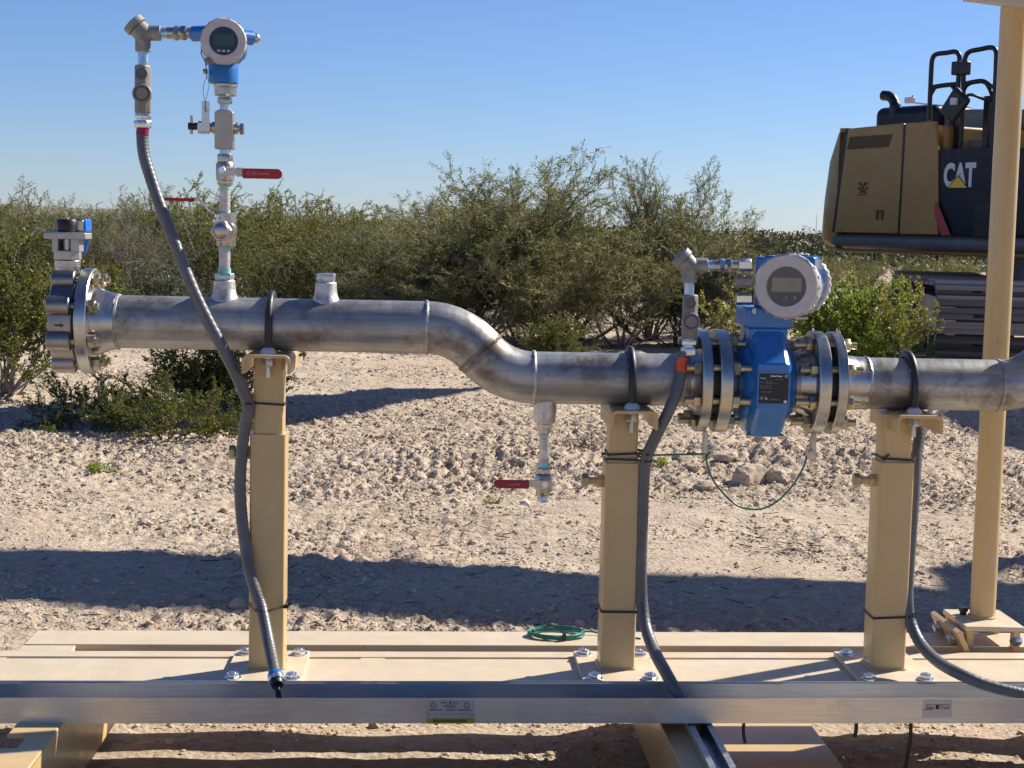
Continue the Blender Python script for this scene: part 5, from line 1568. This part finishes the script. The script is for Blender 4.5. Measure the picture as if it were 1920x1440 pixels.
cnt['ya'] = proto('yellow_a', 9, 'yelleaf', 'barkgrey', H=1.05, R=.45, stems=8, spread=(.05, .5), levels=2, seg=.07, jit=.2, up=.02, ratio=.45, pc=(.75, .7), leaf_from=1, lpn=5, ll=.026, lw=.012, r0=.008, base_r=.05, leaf_lo=.35)
cnt['sa'] = proto('sage_a', 10, 'sage', 'barkgrey', H=.6, R=.55, stems=24, spread=(.1, 1.2), levels=2, seg=.06, jit=.2, up=.05, ratio=.5, pc=(.9, .8), leaf_from=1, lpn=8, ll=.02, lw=.006, r0=.007, base_r=.08)
cnt['wa'] = proto('weed_a', 11, 'bright', 'bark', H=.10, R=.10, stems=12, spread=(.1, 1.3), levels=1, seg=.02, jit=.2, up=.05, ratio=.5, pc=(.8,), leaf_from=0, lpn=5, ll=.012, lw=.004, r0=.0015, base_r=.02)
cnt['cc'] = proto('creosote_c', 14, 'olivegreen', 'barkgrey', H=1.4, R=1.1, stems=20, spread=(.1, .95), ll=.021, lw=.0046, align=.65, **ck)
cnt['da'] = proto('bare_a', 15, 'sage', 'barkgrey', H=1.7, R=1.2, stems=14, spread=(.1, 1.0), levels=3, seg=.12, jit=.2, up=.07, ratio=.6, pc=(.9, .85, .7), leaf_from=2, lpn=1, ll=.02, lw=.004, r0=.02)
print('leaves', cnt)
pr_ = random.Random(99)


def shrub(kind, key, x, y, sc, label, group=None, cat='bush', rz=None, sz=1.0, dz=0.0):
    e = bpy.data.objects.new(kind, None); COL.objects.link(e)
    e.location = (x, y, float(hgt(x, y, False)) - .01 + dz); e.rotation_euler.z = pr_.uniform(0, 6.28) if rz is None else rz
    e.scale = (sc, sc, sc * sz); tag(e, label, cat, group)
    st, fo = PROTO[key]
    np_obj('stem', st, parent=e); np_obj('foliage', fo, parent=e)
    return e


def at(px, d):
    """ground point at distance d along the sight line column px"""
    return ((px - 960) / 3000 * d, d)


MES = [(1070, 16.2, 'mesquite_a', 1.02, .84, 'tallest grey green mesquite in the middle of the picture, behind the S bend'),
       (890, 16.6, 'mesquite_c', .98, .95, 'wispy mesquite with bare twigs, left of the tallest one'),
       (1215, 16.8, 'mesquite_b', .80, 1.22, 'spreading mesquite behind the flow meter fittings'),
       (1290, 17.4, 'mesquite_b', .60, 1.30, 'mesquite sloping down right of the spreading one'),
       (1372, 17.8, 'mesquite_a', .46, .86, 'low right flank of the mesquite thicket, toward the open horizon'),
       (985, 15.2, 'mesquite_b', .80, .72, 'dark low mesquite in front of the thicket, above the S bend'),
       (1165, 15.5, 'mesquite_c', .74, .75, 'dark low mesquite in front of the thicket, left of the meter elbow'),
       (1270, 16.0, 'mesquite_b', .66, .72, 'dark low mesquite right behind the conduit elbow of the meter'),
       (870, 15.8, 'mesquite_a', .72, .72, 'dark low mesquite behind the start of the S bend'),
       (775, 17.6, 'mesquite_a', .80, .82, 'mesquite at the left end of the thicket')]
for px, d, key, sc, sz, lab in MES:
    o = shrub('mesquite_bush', key, *at(px, d), sc, lab, 'mesquite thicket', sz=sz)
    if px == 1215: o.rotation_euler.z += 2.6
lab_l = 'olive creosote or mesquite bush in the long hedge behind the left pipe'
rowp = []
for k in range(40):
    d = pr_.uniform(19.5, 30); px = -60 + 820 * (k + pr_.random()) / 34
    key = pr_.choice(['mesquite_a', 'mesquite_b', 'mesquite_c', 'creosote_a', 'creosote_c', 'creosote_b', 'bare_a', 'creosote_c'])
    top = 345 + 25 * sin(px / 90) + pr_.uniform(-12, 40); hz = 425 + (px - 960) * .022
    hh = .90 * (1.17 + (hz - top) / 3000 * d)
    hp = {'mesquite_a': 2.1, 'mesquite_b': 1.9, 'mesquite_c': 2.0, 'creosote_a': 1.35, 'creosote_b': 1.1, 'creosote_c': 1.4, 'bare_a': 1.95}[key]
    shrub('desert_bush', key, *at(px, d), max(.55, min(1.35, hh / hp)), lab_l, 'bushes in the hedge behind the left pipe')
for px, d, key, sc, lab in ((70, 18.6, 'creosote_a', .95, 'dark creosote bush behind the butterfly valve handle'), (180, 19.0, 'mesquite_c', .78, 'leafy bush right behind the butterfly valve'),
                            (520, 17.6, 'creosote_a', .85, 'dense dark creosote bush right of the instrument tree'), (640, 17.2, 'creosote_b', 1.0, 'dense dark creosote bush behind the hex plug'), (720, 16.8, 'creosote_a', .78, 'dark creosote bush behind the left weld of the S bend'),
                            (585, 18.4, 'creosote_c', .72, 'yellow olive creosote between the instrument tree and the hex plug'), (235, 18.8, 'bare_a', .82, 'bare grey twiggy shrub left of the slanting conduit'), (690, 18.0, 'bare_a', .75, 'bare grey twiggy shrub above the right end of the upper pipe'), (120, 17.0, 'creosote_c', .55, 'yellow tipped creosote behind the butterfly valve neck'),
                            (290, 18.2, 'sage_a', 1.15, 'soft grey green shrub just left of the slanting conduit'), (480, 19.5, 'creosote_b', .62, 'small green bush at the foot of the instrument tree')):
    shrub('desert_bush', key, *at(px, d), sc, lab)
# near plants at the left
shrub('creosote_bush', 'near_b', *at(2, 10.2), 1.12, 'sunlit creosote bush cut by the left picture edge', rz=.5)
shrub('creosote_bush', 'near_a', *at(180, 8.7), .60, 'low dark creosote bush under the butterfly valve', rz=1.0)
shrub('creosote_bush', 'near_a', *at(310, 8.45), .66, 'low creosote bush with yellow tips left of the tall stand', rz=4.0)
shrub('creosote_bush', 'near_b', *at(400, 9.2), .62, 'upright creosote bush half hidden by the slanting conduit', rz=3.0)
shrub('creosote_bush', 'near_b', *at(1035, 13.2), .46, 'small yellow green creosote in the shade above the lower pipe', rz=3.4)
# right hand plants
shrub('green_bush', 'bright_a', *at(1592, 13.6), .64, 'bright green bush right of the flow meter head', rz=.3, sz=1.42)
shrub('green_bush', 'bright_a', *at(1625, 13.2), .46, 'smaller bright green bush in front of the excavator track', rz=2.1)
shrub('yellow_shrub', 'yellow_a', *at(1692, 12.9), .70, 'thin yellow green shrub standing before the excavator track', rz=1.2, sz=1.2)
shrub('yellow_shrub', 'yellow_a', *at(1375, 13.4), .66, 'yellow green shrub just left of the flow meter neck', rz=2.2)
shrub('yellow_shrub', 'yellow_a', *at(1530, 14.6), .74, 'yellow green shrub behind the rear cover of the flow meter', rz=0.7)
for k, (px, py, sc, lab) in enumerate(((921, 940, .8, 'tiny green weed below the drain valve handle'), (1236, 890, 1.1, 'tiny dark green weed right of the middle post'), (181, 893, 1.3, 'tiny green weed below the low dark bush'), (1010, 645, 1.0, 'tiny weed behind the lower pipe'))):
    q = GR(px, py); shrub('weed', 'weed_a', q.x, q.y, sc * .62, lab, cat='weed')
# scrub on the plain at the right
for k in range(55):
    d = 27 + 75 * pr_.random() ** 1.6; px = pr_.uniform(1400, 2000)
    if d < 24 and px > 1700: continue
    key = pr_.choice(['creosote_b', 'creosote_c', 'sage_a', 'bright_a', 'creosote_a'])
    shrub('scrub_bush', key, *at(px, d), pr_.uniform(.3, .62), 'low green scrub bush scattered on the plain below the excavator', 'scrub bushes on the plain')
# far scrub that reads as one mass
n = 4200
dd = 45 * (1500 / 45) ** rs.rand(n); xx = (rs.rand(n) * 2 - 1) * .42 * dd
hh = .45 + .9 * rs.rand(n); k_ = 44
cx = xx[:, None] + rs.randn(n, k_) * .55; cy = dd[:, None] + rs.randn(n, k_) * .5; cz2 = (rs.rand(n, k_) ** .8) * hh[:, None]
Q = np.stack([cx, cy, cz2], -1).reshape(-1, 3); m_ = len(Q); sz_ = (.05 + .08 * rs.rand(m_))[:, None]
d1 = rs.randn(m_, 3); d1 /= np.linalg.norm(d1, axis=1)[:, None]; d2 = np.cross(d1, rs.randn(m_, 3)); d2 /= np.linalg.norm(d2, axis=1)[:, None]
co = np.stack([Q - d1 * sz_, Q + d2 * sz_ * .6, Q + d1 * sz_, Q - d2 * sz_ * .6], 1).reshape(-1, 3)
tag(np_obj('distant_brush', np_mesh('distant_brush', co, np.arange(m_ * 4).reshape(-1, 4), 'farbrush')), 'dull green brush covering the plain out to the horizon', 'brush', None, 'stuff')
# low hills on the horizon, left
nh = 160; hx = np.linspace(-2600, 700, nh); hz_ = 6 + 22 / (1 + np.exp((hx + 700) / 160)) + 3 * np.sin(hx / 130) + 2 * np.sin(hx / 47)
co = np.concatenate([np.stack([hx, 0 * hx + 4200, 0 * hx - 5], -1), np.stack([hx, 0 * hx + 4500, np.maximum(hz_, 1)], -1), np.stack([hx, 0 * hx + 4900, 0 * hx - 5], -1)])
i = np.arange(nh - 1); fa = np.concatenate([np.stack([i, i + 1, i + nh + 1, i + nh], -1), np.stack([i + nh, i + nh + 1, i + 2 * nh + 1, i + 2 * nh], -1)])
o = np_obj('hills', np_mesh('hills', co, fa, 'hills', True)); o['kind'] = 'structure'
# three far masts on the horizon
for k, (px, h_) in enumerate(((1499, 7.5), (1508, 6), (1521, 16))):
    d = 1300; x, y = at(px, d); b = MB()
    b.cyl((0, 0, -1), (0, 0, h_), .35, .22, n=6)
    if k < 2: b.box((0, 0, h_ - .6), (4.5, .4, .5)); b.box((0, 0, h_ - 2.2), (3.4, .4, .4))
    o = b.build('utility_mast', 'galv', None, base=(0, 0, 0), fr=WORLD); o.location = (x, y, 0)
    tag(o, ['leftmost tiny mast on the horizon left of the excavator', 'middle of three tiny masts on the horizon', 'tallest thin mast on the horizon beside the excavator'][k], 'mast')

# unseen pipe and platform added out of frame to cast shadows behind the skid
pr = thing('shadow_caster', 'unseen overhead pipe and platform added to shade the soil behind the skid', 'shadow caster', (4.6, 7.27, 0), WORLD)
MB().cyl((1.2, 7.46, 3.2), (8.5, 6.66, 3.2), .30, n=32).build('shadow_pipe', 'tan', pr)
MB().prism([(3.55, 13.65), (2.30, 12.95), (.6, 11.9), (.6, 10.4), (2.30, 11.25)], (0, 0, 3.4), X_, Y_, Z_, .12).build('shadow_platform', 'tan', pr)  # added slab, cut to the outline of the second ground shadow
MB().box((3.2, 12.9, 1.7), (.1, .1, 3.4)) if False else None
for x in (4.7, 8.0):
    b = MB().box((x, 7.1, 1.4), (.12, .12, 2.9)); b.box((x, 7.45, 1.4), (.12, .12, 2.9)); b.box((x, 7.27, 2.88), (.14, .5, .08)); b.build('caster_leg', 'tan', pr)

# ================================================================== LIGHT, SKY, CAMERA
SUN_EL = radians(38); SUN_AZ = atan2(.85, .53)     # azimuth from +y towards +x
sd = Vector((sin(SUN_AZ) * cos(SUN_EL), cos(SUN_AZ) * cos(SUN_EL), sin(SUN_EL)))
sl = bpy.data.lights.new('sun', 'SUN'); sl.energy = 5.0; sl.angle = radians(.6); sl.color = (1, .93, .82)
so = bpy.data.objects.new('sun', sl); COL.objects.link(so); so.rotation_euler = sd.to_track_quat('Z', 'Y').to_euler(); so.location = (4, 6, 12)
wd = bpy.data.worlds.new('World'); SC.world = wd; wd.use_nodes = True
nt = wd.node_tree; bg = nt.nodes['Background']
sky = nt.nodes.new('ShaderNodeTexSky'); sky.sky_type = 'NISHITA'; sky.sun_disc = False
sky.sun_elevation = SUN_EL; sky.sun_rotation = SUN_AZ; sky.altitude = 900; sky.air_density = 1.0; sky.dust_density = .15; sky.ozone_density = 4.5
tint = nt.nodes.new('ShaderNodeMix'); tint.data_type = 'RGBA'; tint.blend_type = 'MULTIPLY'; tint.inputs['Factor'].default_value = 1
tint.inputs['B'].default_value = (.76, .845, 1.09, 1)       # dry desert air: a deeper blue
nt.links.new(sky.outputs[0], tint.inputs['A']); nt.links.new(tint.outputs['Result'], bg.inputs['Color']); bg.inputs['Strength'].default_value = .066

cam = bpy.data.cameras.new('camera'); cam.sensor_fit = 'HORIZONTAL'; cam.sensor_width = 36; cam.lens = 36 * FPX / 1920
cam.clip_start = .05; cam.clip_end = 20000
cam.dof.use_dof = False
co_ = bpy.data.objects.new('camera', cam); COL.objects.link(co_)
co_.matrix_world = Matrix(((CR.x, CU.x, -f_.x, 0), (CR.y, CU.y, -f_.y, 0), (CR.z, CU.z, -f_.z, H), (0, 0, 0, 1)))
SC.camera = co_
SC.render.resolution_x = 1024; SC.render.resolution_y = 768
SC.view_settings.view_transform = 'Standard'; SC.view_settings.look = 'None'; SC.view_settings.exposure = .70; SC.view_settings.gamma = 1
SC.render.engine = 'CYCLES'; SC.cycles.use_denoising = True
SC.cycles.max_bounces = 8; SC.cycles.transparent_max_bounces = 8
